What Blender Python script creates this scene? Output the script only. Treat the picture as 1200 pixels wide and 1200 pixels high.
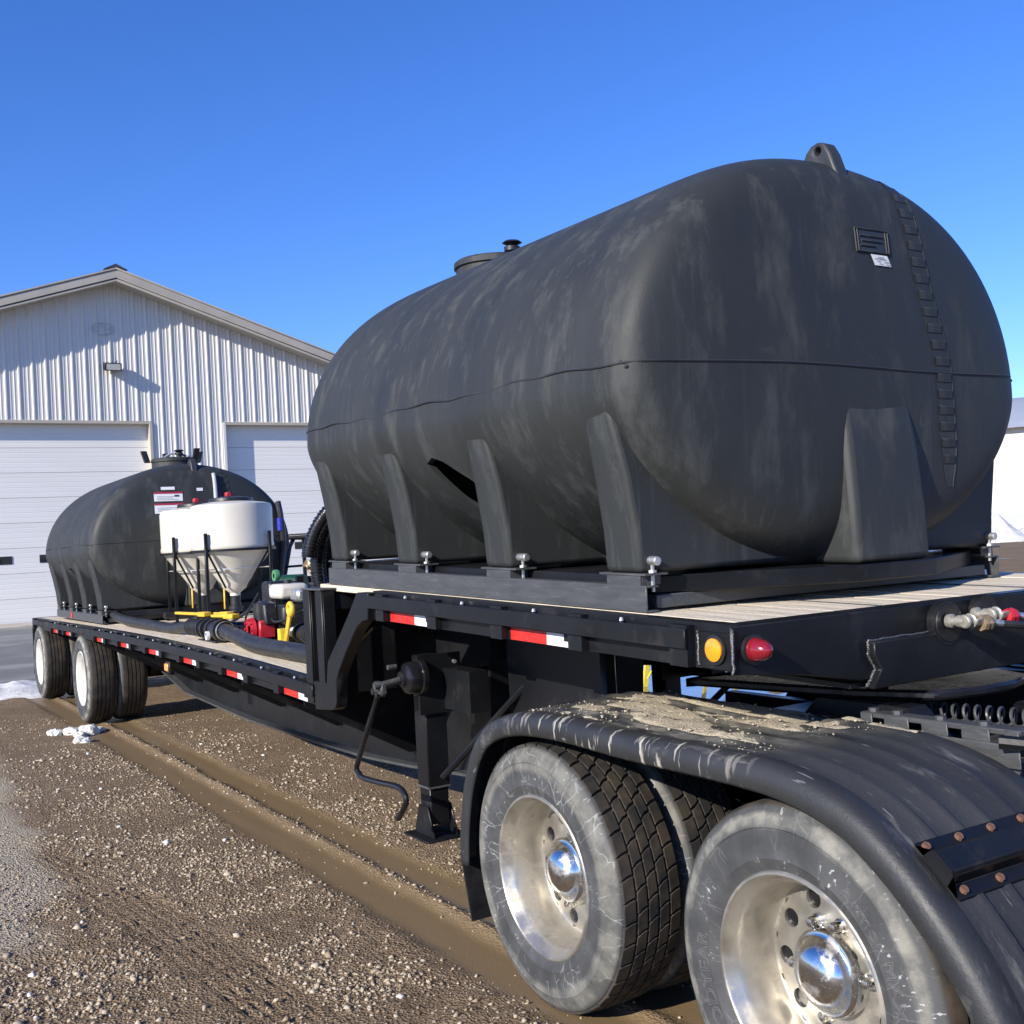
import bpy, bmesh, math, random
import numpy as np
from mathutils import Vector, Matrix
random.seed(7)
RNG = np.random.default_rng(11)
for o in list(bpy.data.objects): bpy.data.objects.remove(o)
SC = bpy.context.scene
COL = SC.collection

# ------------------------------------------------------------------ camera
cam_d = bpy.data.cameras.new('camera')
cam_d.sensor_width = 36.0
cam_d.lens = 1282.4 / 1200 * 36.0
cam_d.clip_start = 0.05
cam_d.clip_end = 3000
cam = bpy.data.objects.new('camera', cam_d)
COL.objects.link(cam)
YAW, PITCH, ROLL = 0.5534, 0.0274, -0.0564
fw = Vector((-math.cos(YAW) * math.cos(PITCH), math.sin(YAW) * math.cos(PITCH), math.sin(PITCH)))
rr = fw.cross(Vector((0, 0, 1))).normalized()
uu = rr.cross(fw)
r2 = rr * math.cos(ROLL) + uu * math.sin(ROLL)
u2 = -rr * math.sin(ROLL) + uu * math.cos(ROLL)
CAM = Vector((3.0545, -2.3399, 1.8048))
M = Matrix((r2, u2, -fw)).transposed().to_4x4()
M.translation = CAM
cam.matrix_world = M
SC.camera = cam

# ------------------------------------------------------------------ light
TO_SUN = Vector((0.31, -1.0, 0.50)).normalized()
SUN_EL = math.asin(TO_SUN.z)
SUN_AZ = math.atan2(TO_SUN.x, TO_SUN.y)
W = bpy.data.worlds.new('World')
SC.world = W
W.use_nodes = True
nt = W.node_tree
bg = nt.nodes['Background']
sky = nt.nodes.new('ShaderNodeTexSky')
sky.sky_type = 'NISHITA'
sky.sun_disc = False
sky.sun_elevation = SUN_EL
sky.sun_rotation = SUN_AZ
sky.altitude = 300
sky.air_density = 1.0
sky.dust_density = 0.0
sky.ozone_density = 4.0
hsv = nt.nodes.new('ShaderNodeHueSaturation')
hsv.inputs['Saturation'].default_value = 1.18
nt.links.new(sky.outputs[0], hsv.inputs['Color'])
tint = nt.nodes.new('ShaderNodeVectorMath'); tint.operation = 'MULTIPLY'; tint.inputs[1].default_value = (1.0, 1.04, 1.50)   # camera's blue rendering of a clear sky
nt.links.new(hsv.outputs[0], tint.inputs[0])
nt.links.new(tint.outputs[0], bg.inputs['Color'])
bg.inputs['Strength'].default_value = 0.100
sun_d = bpy.data.lights.new('sun', 'SUN')
sun_d.energy = 5.0
sun_d.angle = math.radians(0.53)
sun_d.color = (1.0, 0.94, 0.84)
sun = bpy.data.objects.new('sun', sun_d)
COL.objects.link(sun)
sun.rotation_euler = (-TO_SUN).to_track_quat('-Z', 'Y').to_euler()
sun.location = (0, -20, 20)
SC.view_settings.view_transform = 'Standard'
SC.view_settings.look = 'None'
SC.view_settings.gamma = 1.0
SC.view_settings.exposure = 0.52
SC.render.engine = 'CYCLES'
SC.cycles.max_bounces = 6

# ------------------------------------------------------------------ materials
MATS = {}
def _n(t, kind, **kw):
    n = t.nodes.new(kind)
    for k, v in kw.items(): setattr(n, k, v)
    return n
def mat(name, col, rough=0.5, metal=0.0, var=0.18, scale=4.0, bump=0.0, bscale=60.0, dirt=None, damt=0.0,
        dscale=6.0, stretch=(1, 1, 1), coat=0.0, spec=0.5, coords='Object', emit=None, rvar=0.12):
    """Principled material with noise in colour, roughness and fine relief, and optional dust/wear patches."""
    m = bpy.data.materials.new(name)
    m.use_nodes = True
    t = m.node_tree
    b = t.nodes['Principled BSDF']
    b.inputs['Metallic'].default_value = metal
    b.inputs['Specular IOR Level'].default_value = spec
    if coat: b.inputs['Coat Weight'].default_value = coat
    tc = _n(t, 'ShaderNodeTexCoord')
    mp = _n(t, 'ShaderNodeMapping')
    mp.inputs['Scale'].default_value = stretch
    t.links.new(tc.outputs[coords], mp.inputs['Vector'])
    nz = _n(t, 'ShaderNodeTexNoise')
    nz.inputs['Scale'].default_value = scale
    nz.inputs['Detail'].default_value = 6
    nz.inputs['Roughness'].default_value = 0.6
    t.links.new(mp.outputs[0], nz.inputs['Vector'])
    mr = _n(t, 'ShaderNodeMapRange')
    mr.inputs['From Min'].default_value = 0.3
    mr.inputs['From Max'].default_value = 0.7
    mr.inputs['To Min'].default_value = 1 - var
    mr.inputs['To Max'].default_value = 1 + var
    t.links.new(nz.outputs['Fac'], mr.inputs['Value'])
    vm = _n(t, 'ShaderNodeVectorMath', operation='SCALE')
    vm.inputs[0].default_value = col[:3]
    t.links.new(mr.outputs[0], vm.inputs['Scale'])
    out = vm.outputs[0]
    rr_ = _n(t, 'ShaderNodeMapRange')
    rr_.inputs['From Min'].default_value = 0.3
    rr_.inputs['From Max'].default_value = 0.7
    rr_.inputs['To Min'].default_value = max(0.02, rough - rvar)
    rr_.inputs['To Max'].default_value = min(1, rough + rvar)
    t.links.new(nz.outputs['Fac'], rr_.inputs['Value'])
    rout = rr_.outputs[0]
    if dirt:
        n2 = _n(t, 'ShaderNodeTexNoise')
        n2.inputs['Scale'].default_value = dscale
        n2.inputs['Detail'].default_value = 8
        n2.inputs['Roughness'].default_value = 0.68
        t.links.new(mp.outputs[0], n2.inputs['Vector'])
        r = _n(t, 'ShaderNodeMapRange')
        r.inputs['From Min'].default_value = 0.62 - 0.3 * damt
        r.inputs['From Max'].default_value = 0.80 - 0.3 * damt
        r.inputs['To Max'].default_value = min(1, 0.5 + damt)
        t.links.new(n2.outputs['Fac'], r.inputs['Value'])
        mx = _n(t, 'ShaderNodeMix', data_type='RGBA')
        t.links.new(r.outputs[0], mx.inputs['Factor'])
        t.links.new(out, mx.inputs['A'])
        mx.inputs['B'].default_value = (*dirt[:3], 1)
        out = mx.outputs['Result']
        mx2 = _n(t, 'ShaderNodeMix', data_type='FLOAT')
        t.links.new(r.outputs[0], mx2.inputs['Factor'])
        t.links.new(rout, mx2.inputs['A'])
        mx2.inputs['B'].default_value = 0.85
        rout = mx2.outputs['Result']
    t.links.new(out, b.inputs['Base Color'])
    t.links.new(rout, b.inputs['Roughness'])
    if bump:
        nb = _n(t, 'ShaderNodeTexNoise')
        nb.inputs['Scale'].default_value = bscale
        nb.inputs['Detail'].default_value = 5
        t.links.new(tc.outputs[coords], nb.inputs['Vector'])
        bp = _n(t, 'ShaderNodeBump')
        bp.inputs['Strength'].default_value = bump
        bp.inputs['Distance'].default_value = 0.01
        t.links.new(nb.outputs['Fac'], bp.inputs['Height'])
        t.links.new(bp.outputs[0], b.inputs['Normal'])
    if emit:
        b.inputs['Emission Color'].default_value = (*emit[0], 1)
        b.inputs['Emission Strength'].default_value = emit[1]
    MATS[name] = m
    return m
BLK = mat('black_paint', (0.0085, 0.009, 0.0105), 0.38, var=.3, scale=3, bump=.06, bscale=25, dirt=(.030, .028, .026), damt=.18, dscale=5, spec=.3)
BLKG = mat('black_gloss', (0.010, 0.010, 0.012), 0.25, var=.3, scale=5, bump=.05, bscale=30, dirt=(.045, .04, .035), damt=.12, dscale=7)
STEEL = mat('grey_steel_paint', (0.058, 0.060, 0.062), 0.42, var=.2, scale=6, stretch=(1, 6, 6), dirt=(.11, .11, .105), damt=.22, dscale=9, bump=.05)
ZINC = mat('zinc', (0.62, 0.61, 0.58), 0.38, metal=.85, var=.15, scale=40)
WELD = mat('weld_bead', (0.16, 0.16, 0.165), 0.4, metal=.6, var=.4, scale=90, bump=.5, bscale=200)
PLANK = mat('deck_wood', (0.62, 0.53, 0.39), 0.85, var=.28, scale=3.5, stretch=(1, 14, 6), bump=.5, bscale=50, dirt=(.27, .22, .16), damt=.22, dscale=1.6)
REDT = mat('red_reflector', (0.62, 0.025, 0.02), 0.3, var=.08, scale=50, dirt=(.35, .12, .1), damt=.05)
WHTT = mat('white_reflector', (0.72, 0.72, 0.72), 0.3, var=.06, scale=50)
RUB = mat('tyre_rubber', (0.022, 0.021, 0.020), 0.75, var=.3, scale=12, bump=.25, bscale=60, dirt=(.10, .078, .052), damt=.25, dscale=7)
WHEELW = mat('white_wheel_paint', (0.72, 0.70, 0.64), 0.4, var=.08, scale=8, dirt=(.42, .37, .30), damt=.12, dscale=6)
ALU = mat('dull_aluminium', (0.50, 0.47, 0.405), 0.38, metal=.82, var=.14, scale=9, dirt=(.36, .315, .24), damt=.34, dscale=9, bump=.05, bscale=40)
CHROME = mat('chrome', (0.70, 0.69, 0.66), 0.17, metal=1, var=.10, scale=8, dirt=(.34, .31, .26), damt=.38, dscale=16, rvar=.05, bump=.03, bscale=30)
RUST = mat('rusty_bolt', (0.15, 0.075, 0.048), 0.8, var=.35, scale=80, bump=.4, bscale=120)
POLYW = mat('white_poly', (0.57, 0.535, 0.455), 0.38, var=.05, scale=3, bump=.04, bscale=10)
YEL = mat('yellow_plastic', (0.68, 0.42, 0.025), 0.45, var=.15, scale=20, dirt=(.25, .17, .05), damt=.2, dscale=30)
YELL = mat('yellow_fibreglass', (0.75, 0.62, 0.05), 0.5, var=.1, scale=10)
REDP = mat('red_pump_paint', (0.45, 0.016, 0.03), 0.4, var=.2, scale=20, dirt=(.16, .06, .05), damt=.22, dscale=26)
BPLA = mat('black_plastic', (0.014, 0.014, 0.015), 0.42, var=.3, scale=15, bump=.1, bscale=80)
HOSE = mat('black_hose', (0.018, 0.018, 0.019), 0.45, var=.25, scale=9, bump=.1, bscale=60, dirt=(.10, .09, .08), damt=.1)
HOSEG = mat('glossy_ribbed_hose', (0.012, 0.012, 0.013), 0.22, var=.2, scale=9)
GREEN = mat('green_paint', (0.006, 0.045, 0.016), 0.35, var=.15, scale=6)
CREAM = mat('cream_fitting', (0.33, 0.31, 0.26), 0.42, metal=.4, var=.3, scale=40, bump=.3, bscale=60, dirt=(.16, .13, .10), damt=.36, dscale=40)
BRASS = mat('tarnished_brass', (0.30, 0.22, 0.13), 0.5, metal=.5, var=.3, scale=60)
AMBER = mat('amber_lens', (0.85, 0.30, 0.01), 0.2, var=.1, scale=60, coat=.6)
REDL = mat('red_lens', (0.22, 0.008, 0.015), 0.15, var=.12, scale=40, coat=.8)
SIDING = mat('white_siding', (0.66, 0.635, 0.58), 0.45, var=.05, scale=.8, stretch=(1, 1, .15), dirt=(.48, .46, .42), damt=.05, dscale=2)
DOORM = mat('white_garage_door', (0.76, 0.735, 0.68), 0.5, var=.04, scale=.7, stretch=(1, .3, 1), dirt=(.6, .58, .52), damt=.05, dscale=1.5)
TAN = mat('tan_trim', (0.43, 0.39, 0.325), 0.5, var=.08, scale=2)
GLASSD = mat('dark_glass', (0.004, 0.004, 0.005), 0.2, var=.2, scale=2, coat=.5)
CONC = mat('concrete', (0.40, 0.36, 0.29), 0.85, var=.15, scale=2.5, bump=.3, bscale=30, coords='Object')
FARW = mat('far_white_wall', (0.66, 0.64, 0.585), 0.6, var=.03, scale=.2)
FARR = mat('far_grey_roof', (0.42, 0.43, 0.44), 0.5, var=.06, scale=.2)
SNOW = mat('snow', (0.72, 0.70, 0.66), 0.8, var=.12, scale=6, bump=.8, bscale=22, dirt=(.36, .30, .23), damt=.36, dscale=5)
LAMPG = mat('lamp_glass', (0.55, 0.55, 0.50), 0.15, var=.2, scale=30, coat=.5)
PAPER = mat('paper_label', (0.75, 0.75, 0.73), 0.5, var=.05, scale=30)
INK = mat('ink', (0.05, 0.05, 0.055), 0.6, var=.1, scale=50)
REDI = mat('red_print', (0.40, 0.02, 0.05), 0.5, var=.1, scale=50)
BLUEP = mat('blue_plastic', (0.02, 0.03, 0.35), 0.4, var=.1, scale=30)
TUBE = mat('sight_tube', (0.45, 0.46, 0.46), 0.2, var=.1, scale=20)
PCAR = mat('white_car_paint', (0.74, 0.75, 0.76), 0.2, var=.03, scale=3, coat=.5)
GHOST = mat('faded_emblem', (0.42, 0.43, 0.44), 0.5, var=.1, scale=20)

# ------------------------------------------------------------------ mesh helpers
WL = {}                      # world location of every object
def obj_from(name, me, parent, loc):
    o = bpy.data.objects.new(name, me)
    COL.objects.link(o)
    WL[o.name] = Vector(loc)
    if parent is not None:
        o.parent = parent
        o.location = Vector(loc) - WL[parent.name]
    else:
        o.location = loc
    return o
def thing(name, label, cat, loc, group=None):
    o = obj_from(name, None, None, loc)
    o.empty_display_size = 0.1
    o['label'] = label; o['category'] = cat
    if group: o['group'] = group
    return o
def tag(o, label=None, cat=None, group=None, kind=None):
    if label: o['label'] = label
    if cat: o['category'] = cat
    if group: o['group'] = group
    if kind: o['kind'] = kind
    return o
class MB:
    def __init__(s, xf=None): s.V = []; s.F = []; s.n = 0; s.xf = xf
    def add(s, v, f):
        v = np.asarray(v, float).reshape(-1, 3)
        s.V.append(v); s.F.extend([tuple(int(i) + s.n for i in q) for q in f]); s.n += len(v)
        return s
    def box(s, x0, x1, y0, y1, z0, z1, nx=1):
        xs = np.linspace(x0, x1, nx + 1)
        v = []
        for x in xs: v += [(x, y0, z0), (x, y1, z0), (x, y1, z1), (x, y0, z1)]
        f = [(0, 1, 2, 3), tuple(4 * nx + i for i in (3, 2, 1, 0))]
        for i in range(nx):
            a, b = 4 * i, 4 * i + 4
            for k in range(4):
                k2 = (k + 1) % 4
                f.append((a + k, b + k, b + k2, a + k2))
        return s.add(v, f)
    def obox(s, c, ax, ay, az):
        """box centre c with half axes vectors"""
        c, ax, ay, az = map(np.array, (c, ax, ay, az))
        v = [c + i * ax + j * ay + k * az for k in (-1, 1) for i, j in ((-1, -1), (1, -1), (1, 1), (-1, 1))]
        return s.add(v, [(3, 2, 1, 0), (4, 5, 6, 7), (0, 1, 5, 4), (1, 2, 6, 5), (2, 3, 7, 6), (3, 0, 4, 7)])
    def prism(s, poly, axis, a0, a1):
        """poly in the other two axes (in x,y,z order), extruded along axis"""
        n = len(poly); v = []
        for a in (a0, a1):
            for p in poly:
                q = list(p); q.insert(axis, a); v.append(q)
        f = [tuple(range(n))[::-1], tuple(range(n, 2 * n))]
        for i in range(n):
            j = (i + 1) % n; f.append((i, j, n + j, n + i))
        return s.add(v, f)
    def cyl(s, p0, p1, r0, r1=None, n=16, caps=True):
        r1 = r0 if r1 is None else r1
        p0, p1 = np.array(p0, float), np.array(p1, float)
        d = p1 - p0; d /= np.linalg.norm(d)
        a = np.cross(d, (0, 0, 1.0)) if abs(d[2]) < .9 else np.cross(d, (1.0, 0, 0))
        a /= np.linalg.norm(a); b = np.cross(d, a)
        t = np.linspace(0, 2 * np.pi, n, endpoint=False)
        ring = np.outer(np.cos(t), a) + np.outer(np.sin(t), b)
        v = np.concatenate([p0 + ring * r0, p1 + ring * r1])
        f = [(i, (i + 1) % n, n + (i + 1) % n, n + i) for i in range(n)]
        if caps: f += [tuple(range(n))[::-1], tuple(range(n, 2 * n))]
        return s.add(v, f)
    def tube(s, path, r, n=10, closed=False, caps=True):
        P = np.array(path, float); m = len(P)
        r = np.full(m, r) if np.isscalar(r) else np.array(r)
        T = (np.roll(P, -1, 0) - np.roll(P, 1, 0)) if closed else np.gradient(P, axis=0)
        T /= np.linalg.norm(T, axis=1)[:, None]
        a = np.cross(T[0], (0, 0, 1.0))
        if np.linalg.norm(a) < .1: a = np.cross(T[0], (1.0, 0, 0))
        t = np.linspace(0, 2 * np.pi, n, endpoint=False); v = []
        for i in range(m):
            a = a - T[i] * (a @ T[i]); a /= np.linalg.norm(a); b = np.cross(T[i], a)
            v.append(P[i] + r[i] * (np.outer(np.cos(t), a) + np.outer(np.sin(t), b)))
        f = []
        for i in range(m if closed else m - 1):
            j = (i + 1) % m
            for k in range(n):
                k2 = (k + 1) % n; f.append((i * n + k, i * n + k2, j * n + k2, j * n + k))
        if caps and not closed: f += [tuple(range(n))[::-1], tuple(range((m - 1) * n, m * n))]
        return s.add(np.concatenate(v), f)
    def lathe(s, prof, c=(0, 0, 0), axis='y', n=32, closed=False):
        """prof = [(radius, t)], revolved about axis through c"""
        c = np.array(c, float); t = np.linspace(0, 2 * np.pi, n, endpoint=False); v = []
        for r, h in prof:
            if axis == 'y': v.append(np.stack([r * np.cos(t), np.full(n, h), r * np.sin(t)], -1) + c)
            elif axis == 'z': v.append(np.stack([r * np.cos(t), r * np.sin(t), np.full(n, h)], -1) + c)
            else: v.append(np.stack([np.full(n, h), r * np.cos(t), r * np.sin(t)], -1) + c)
        m = len(prof); f = []
        for i in range(m if closed else m - 1):
            j = (i + 1) % m
            for k in range(n):
                k2 = (k + 1) % n; f.append((i * n + k, i * n + k2, j * n + k2, j * n + k))
        return s.add(np.concatenate(v), f)
    def grid(s, X, Y, Z):
        a, b = X.shape
        idx = np.arange(a * b).reshape(a, b)
        f = np.stack([idx[:-1, :-1], idx[1:, :-1], idx[1:, 1:], idx[:-1, 1:]], -1).reshape(-1, 4)
        return s.add(np.stack([X.ravel(), Y.ravel(), Z.ravel()], -1), f)
    def data(s, origin=None):
        v = np.concatenate(s.V)
        if s.xf is not None: v = s.xf(v)
        c = (v.min(0) + v.max(0)) / 2 if origin is None else np.array(origin, float)
        return v - c, s.F, c
    def mesh(s, name, m=None, origin=None, sharp=35, recalc=True):
        v, f, c = s.data(origin)
        me = bpy.data.meshes.new(name)
        me.from_pydata(v.tolist(), [], f)
        if recalc:
            b = bmesh.new(); b.from_mesh(me)
            bmesh.ops.remove_doubles(b, verts=b.verts, dist=1e-5)
            bmesh.ops.recalc_face_normals(b, faces=b.faces)
            b.to_mesh(me); b.free()
        me.update()
        if sharp:
            me.polygons.foreach_set('use_smooth', [True] * len(me.polygons))
            me.set_sharp_from_angle(angle=math.radians(sharp))
        if m: me.materials.append(m)
        return me, c
    def build(s, name, m, parent=None, bevel=0, seg=1, sharp=35, origin=None, recalc=True):
        me, c = s.mesh(name, m, origin, sharp, recalc)
        o = obj_from(name, me, parent, c)
        if bevel:
            bv = o.modifiers.new('bevel', 'BEVEL')
            bv.width = bevel; bv.segments = seg; bv.limit_method = 'ANGLE'; bv.angle_limit = math.radians(30)
            bv.harden_normals = False
        return o
def place(name, me, parent, loc, rot=None):
    o = obj_from(name, me, parent, loc)
    if rot: o.rotation_euler = rot
    return o
def bez(pts, n=8):
    """Catmull-Rom through pts"""
    P = np.array(pts, float); P = np.concatenate([[2 * P[0] - P[1]], P, [2 * P[-1] - P[-2]]]); out = []
    for i in range(1, len(P) - 2):
        for t in np.linspace(0, 1, n, endpoint=False):
            a, b, c, d = P[i - 1], P[i], P[i + 1], P[i + 2]
            out.append(.5 * ((2 * b) + (-a + c) * t + (2 * a - 5 * b + 4 * c - d) * t * t + (-a + 3 * b - 3 * c + d) * t ** 3))
    out.append(P[-2]); return np.array(out)
_PERM = RNG.random((256, 256))
def vnoise(x, y):
    xi, yi = np.floor(x).astype(int), np.floor(y).astype(int)
    fx, fy = x - xi, y - yi
    fx, fy = fx * fx * (3 - 2 * fx), fy * fy * (3 - 2 * fy)
    g = lambda a, b: _PERM[a % 256, b % 256]
    return (g(xi, yi) * (1 - fx) + g(xi + 1, yi) * fx) * (1 - fy) + (g(xi, yi + 1) * (1 - fx) + g(xi + 1, yi + 1) * fx) * fy
def fbm(x, y, oct=4, gain=.5):
    s, a, t = 0, 1, 0
    for k in range(oct):
        s = s + a * (vnoise(x * 2 ** k + 17.3 * k, y * 2 ** k + 5.1 * k) - .5); t += a; a *= gain
    return s / t
def sst(a, b, x):
    t = np.clip((x - a) / (b - a), 0, 1); return t * t * (3 - 2 * t)

# ------------------------------------------------------------------ ground
def rutmask(x, y):
    w = .03 * fbm(x * .6, y * 0 + 3.3, 3) * 2
    along = sst(-15.5, -13.5, x) * (1 - sst(4.5, 7, x))
    m1 = 1 - sst(.08, .22, np.abs(y - .02 + w * .8 + .05 * fbm(x * 4, y * 4, 3)))
    m2 = 1 - sst(.06, .19, np.abs(y - .36 + w * .7 + .05 * fbm(x * 4 + 8, y * 4, 3)))
    m3 = 1 - sst(.10, .15, np.abs(y - 2.46))
    m4 = 1 - sst(.08, .13, np.abs(y - 2.13))
    return np.clip(np.maximum.reduce([m1, m2, m3, m4]), 0, 1) * along
_ta, _tb = np.array((-4.6, -1.38)), np.array((-1.2, -.86))
_td = (_tb - _ta) / np.linalg.norm(_tb - _ta)
def trackmask(x, y):
    dx, dy = x - _ta[0], y - _ta[1]
    s = dx * _td[0] + dy * _td[1]
    d = -dx * _td[1] + dy * _td[0] - .05 * np.sin(s * 1.1)
    m = (1 - sst(.13, .19, np.abs(d))) * sst(-.2, .2, s) * (1 - sst(3.4, 4.2, s))
    return m, d, s
def palemask(x, y):
    b = -(.93 + .075 * (x + 9)) - y + .5 * fbm(x * 1.3, y * 1.3, 4)
    return sst(0, .22, b) * (1 - sst(-3.0, -2.4, x)) * sst(-13.5, -12, x)
def base_z(x, y):
    return .45 * sst(0, 1, (-15.2 - x) / 9.5)
def gz(x, y):
    x, y = np.asarray(x, float), np.asarray(y, float)
    near = 1 - sst(14, 30, np.hypot(x + 3, y))
    z = base_z(x, y)
    rough = .5 + .9 * sst(-.1, .25, fbm(x * .5 + 4, y * .5, 3))
    z = z + near * (.03 * fbm(x * .55, y * .55, 3) + rough * (.034 * fbm(x * 3.1, y * 3.1, 3) + .022 * fbm(x * 11, y * 11, 3, .6)))
    z = z + (1 - near) * .25 * fbm(x * .06, y * .06, 3)
    r = rutmask(x, y)
    z = z * (1 - r) + r * (-.018 + .006 * fbm(x * 2, y * 5, 3))
    z = z + .018 * np.exp(-((y - .19) / .05) ** 2) * sst(-15, -13, x) * (1 - sst(4, 6, x)) * (1 - r)
    t, d, s = trackmask(x, y)
    ridge = np.sin(2 * np.pi * d / .052) * (.008 + .003 * np.sin(s * 31)) * (.75 + fbm(x * 3, y * 3, 2) * 1.2)
    z = z * (1 - .75 * t) + t * (ridge - .004)
    p = palemask(x, y)
    rip = np.abs(np.sin(2 * np.pi * ((x * .62 + y * .78) / .13 + 1.6 * fbm(x * 1.7, y * 1.7, 3)))) * .022 - .010
    q = p * sst(-5.2, -4.2, x) + p * .2
    z = z * (1 - .85 * p) + q * rip * .40
    w = np.exp(-(((x + 7.5) / 3.6) ** 2 + ((y - 6.8) / 3.0) ** 2) ** 2)
    z = z + w * (-.035 + .05 * fbm(x * 1.4, y * 1.4, 4))
    return z
def axis(parts, outer):
    a = [np.arange(p, q, st) for p, q, st in parts]
    a = np.concatenate(a)
    lo = a[0] - np.cumsum(np.geomspace(.3, outer, 26))
    hi = a[-1] + np.cumsum(np.geomspace(.3, outer, 26))
    return np.concatenate([lo[::-1], a, hi])
gx = axis([(-15.5, -8, .07), (-8, -4.6, .035), (-4.6, .6, .02), (.6, 3, .05)], 500)
gy = axis([(-2.3, .75, .02), (.75, 3, .06), (3, 9.5, .12)], 500)
GX, GY = np.meshgrid(gx, gy, indexing='ij')
GZ = gz(GX, GY)
me = bpy.data.meshes.new('ground')
na, nb = GX.shape
nv = na * nb
me.vertices.add(nv)
me.vertices.foreach_set('co', np.stack([GX, GY, GZ], -1).astype(np.float32).ravel())
idx = np.arange(nv).reshape(na, nb)
q = np.stack([idx[:-1, :-1], idx[1:, :-1], idx[1:, 1:], idx[:-1, 1:]], -1).reshape(-1, 4)
me.loops.add(q.size); me.loops.foreach_set('vertex_index', q.astype(np.int32).ravel())
me.polygons.add(len(q)); me.polygons.foreach_set('loop_start', np.arange(0, q.size, 4, dtype=np.int32))
me.polygons.foreach_set('use_smooth', np.ones(len(q), bool))
me.update(); me.validate()
rm = rutmask(GX, GY)
tm = trackmask(GX, GY)[0]
wetm = np.clip(rm * 1.0 + .7 * sst(.02, .12, fbm(GX * .9 + 9, GY * .9, 4)) * (1 - sst(12, 20, np.hypot(GX, GY))), 0, 1)
for nm, arr in (('wet', wetm), ('pale', palemask(GX, GY)), ('rut', rm), ('track', tm)):
    at = me.attributes.new(nm, 'FLOAT', 'POINT'); at.data.foreach_set('value', arr.astype(np.float32).ravel())
gm = bpy.data.materials.new('muddy_gravel'); gm.use_nodes = True
t = gm.node_tree; b = t.nodes['Principled BSDF']
def attr(nm):
    n = _n(t, 'ShaderNodeAttribute'); n.attribute_name = nm; return n.outputs['Fac']
geo = _n(t, 'ShaderNodeNewGeometry')
def noise(sc, det=6, ro=.6):
    n = _n(t, 'ShaderNodeTexNoise'); n.inputs['Scale'].default_value = sc; n.inputs['Detail'].default_value = det
    n.inputs['Roughness'].default_value = ro; t.links.new(geo.outputs['Position'], n.inputs['Vector']); return n.outputs['Fac']
def mixc(f, a, bb):
    n = _n(t, 'ShaderNodeMix', data_type='RGBA')
    for s_, val in (('Factor', f), ('A', a), ('B', bb)):
        if isinstance(val, (tuple, float)): n.inputs[s_].default_value = val if not isinstance(val, tuple) else (*val, 1)
        else: t.links.new(val, n.inputs[s_])
    return n.outputs['Result']
def rng(v, a, bb, c=0., d=1.):
    n = _n(t, 'ShaderNodeMapRange'); n.inputs['From Min'].default_value = a; n.inputs['From Max'].default_value = bb
    n.inputs['To Min'].default_value = c; n.inputs['To Max'].default_value = d; t.links.new(v, n.inputs['Value']); return n.outputs[0]
c0 = mixc(rng(noise(1.3), .35, .65), (.185, .124, .070), (.265, .188, .112))
c1 = mixc(rng(noise(14), .45, .7), c0, (.125, .084, .048))
vor = _n(t, 'ShaderNodeTexVoronoi'); vor.inputs['Scale'].default_value = 75; t.links.new(geo.outputs['Position'], vor.inputs['Vector'])
sep = _n(t, 'ShaderNodeSeparateColor'); t.links.new(vor.outputs['Color'], sep.inputs[0])
gr = _n(t, 'ShaderNodeMath', operation='MULTIPLY')
t.links.new(rng(sep.outputs[0], .55, 1., 0., .75), gr.inputs[0])
inv = _n(t, 'ShaderNodeMath', operation='SUBTRACT'); inv.inputs[0].default_value = 1; t.links.new(attr('rut'), inv.inputs[1])
t.links.new(inv.outputs[0], gr.inputs[1])
c2 = mixc(gr.outputs[0], c1, (.30, .228, .150))
c3 = mixc(attr('rut'), c2, (.195, .136, .074))
c4 = mixc(rng(attr('pale'), 0, 1, 0, .8), c3, (.46, .40, .30))
t.links.new(c4, b.inputs['Base Color'])
rw = rng(attr('wet'), 0, 1, .9, .62)
rt = _n(t, 'ShaderNodeMix', data_type='FLOAT'); t.links.new(attr('rut'), rt.inputs['Factor']); t.links.new(rw, rt.inputs['A']); rt.inputs['B'].default_value = .38
rp = _n(t, 'ShaderNodeMix', data_type='FLOAT'); t.links.new(attr('pale'), rp.inputs['Factor']); t.links.new(rt.outputs['Result'], rp.inputs['A']); rp.inputs['B'].default_value = 1.
t.links.new(rp.outputs['Result'], b.inputs['Roughness'])
t.links.new(rng(attr('pale'), 0, 1, .22, .03), b.inputs['Specular IOR Level'])
b.inputs['Specular IOR Level'].default_value = .22
hh = _n(t, 'ShaderNodeMath', operation='ADD')
t.links.new(noise(45, 8, .7), hh.inputs[0]); t.links.new(vor.outputs['Distance'], hh.inputs[1])
bp = _n(t, 'ShaderNodeBump'); bp.inputs['Distance'].default_value = .018
t.links.new(rng(attr('rut'), 0, 1, .9, .07), bp.inputs['Strength'])
t.links.new(hh.outputs[0], bp.inputs['Height']); t.links.new(bp.outputs[0], b.inputs['Normal'])
me.materials.append(gm)
ground = obj_from('ground', me, None, (0, 0, 0)); ground['kind'] = 'structure'

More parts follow.
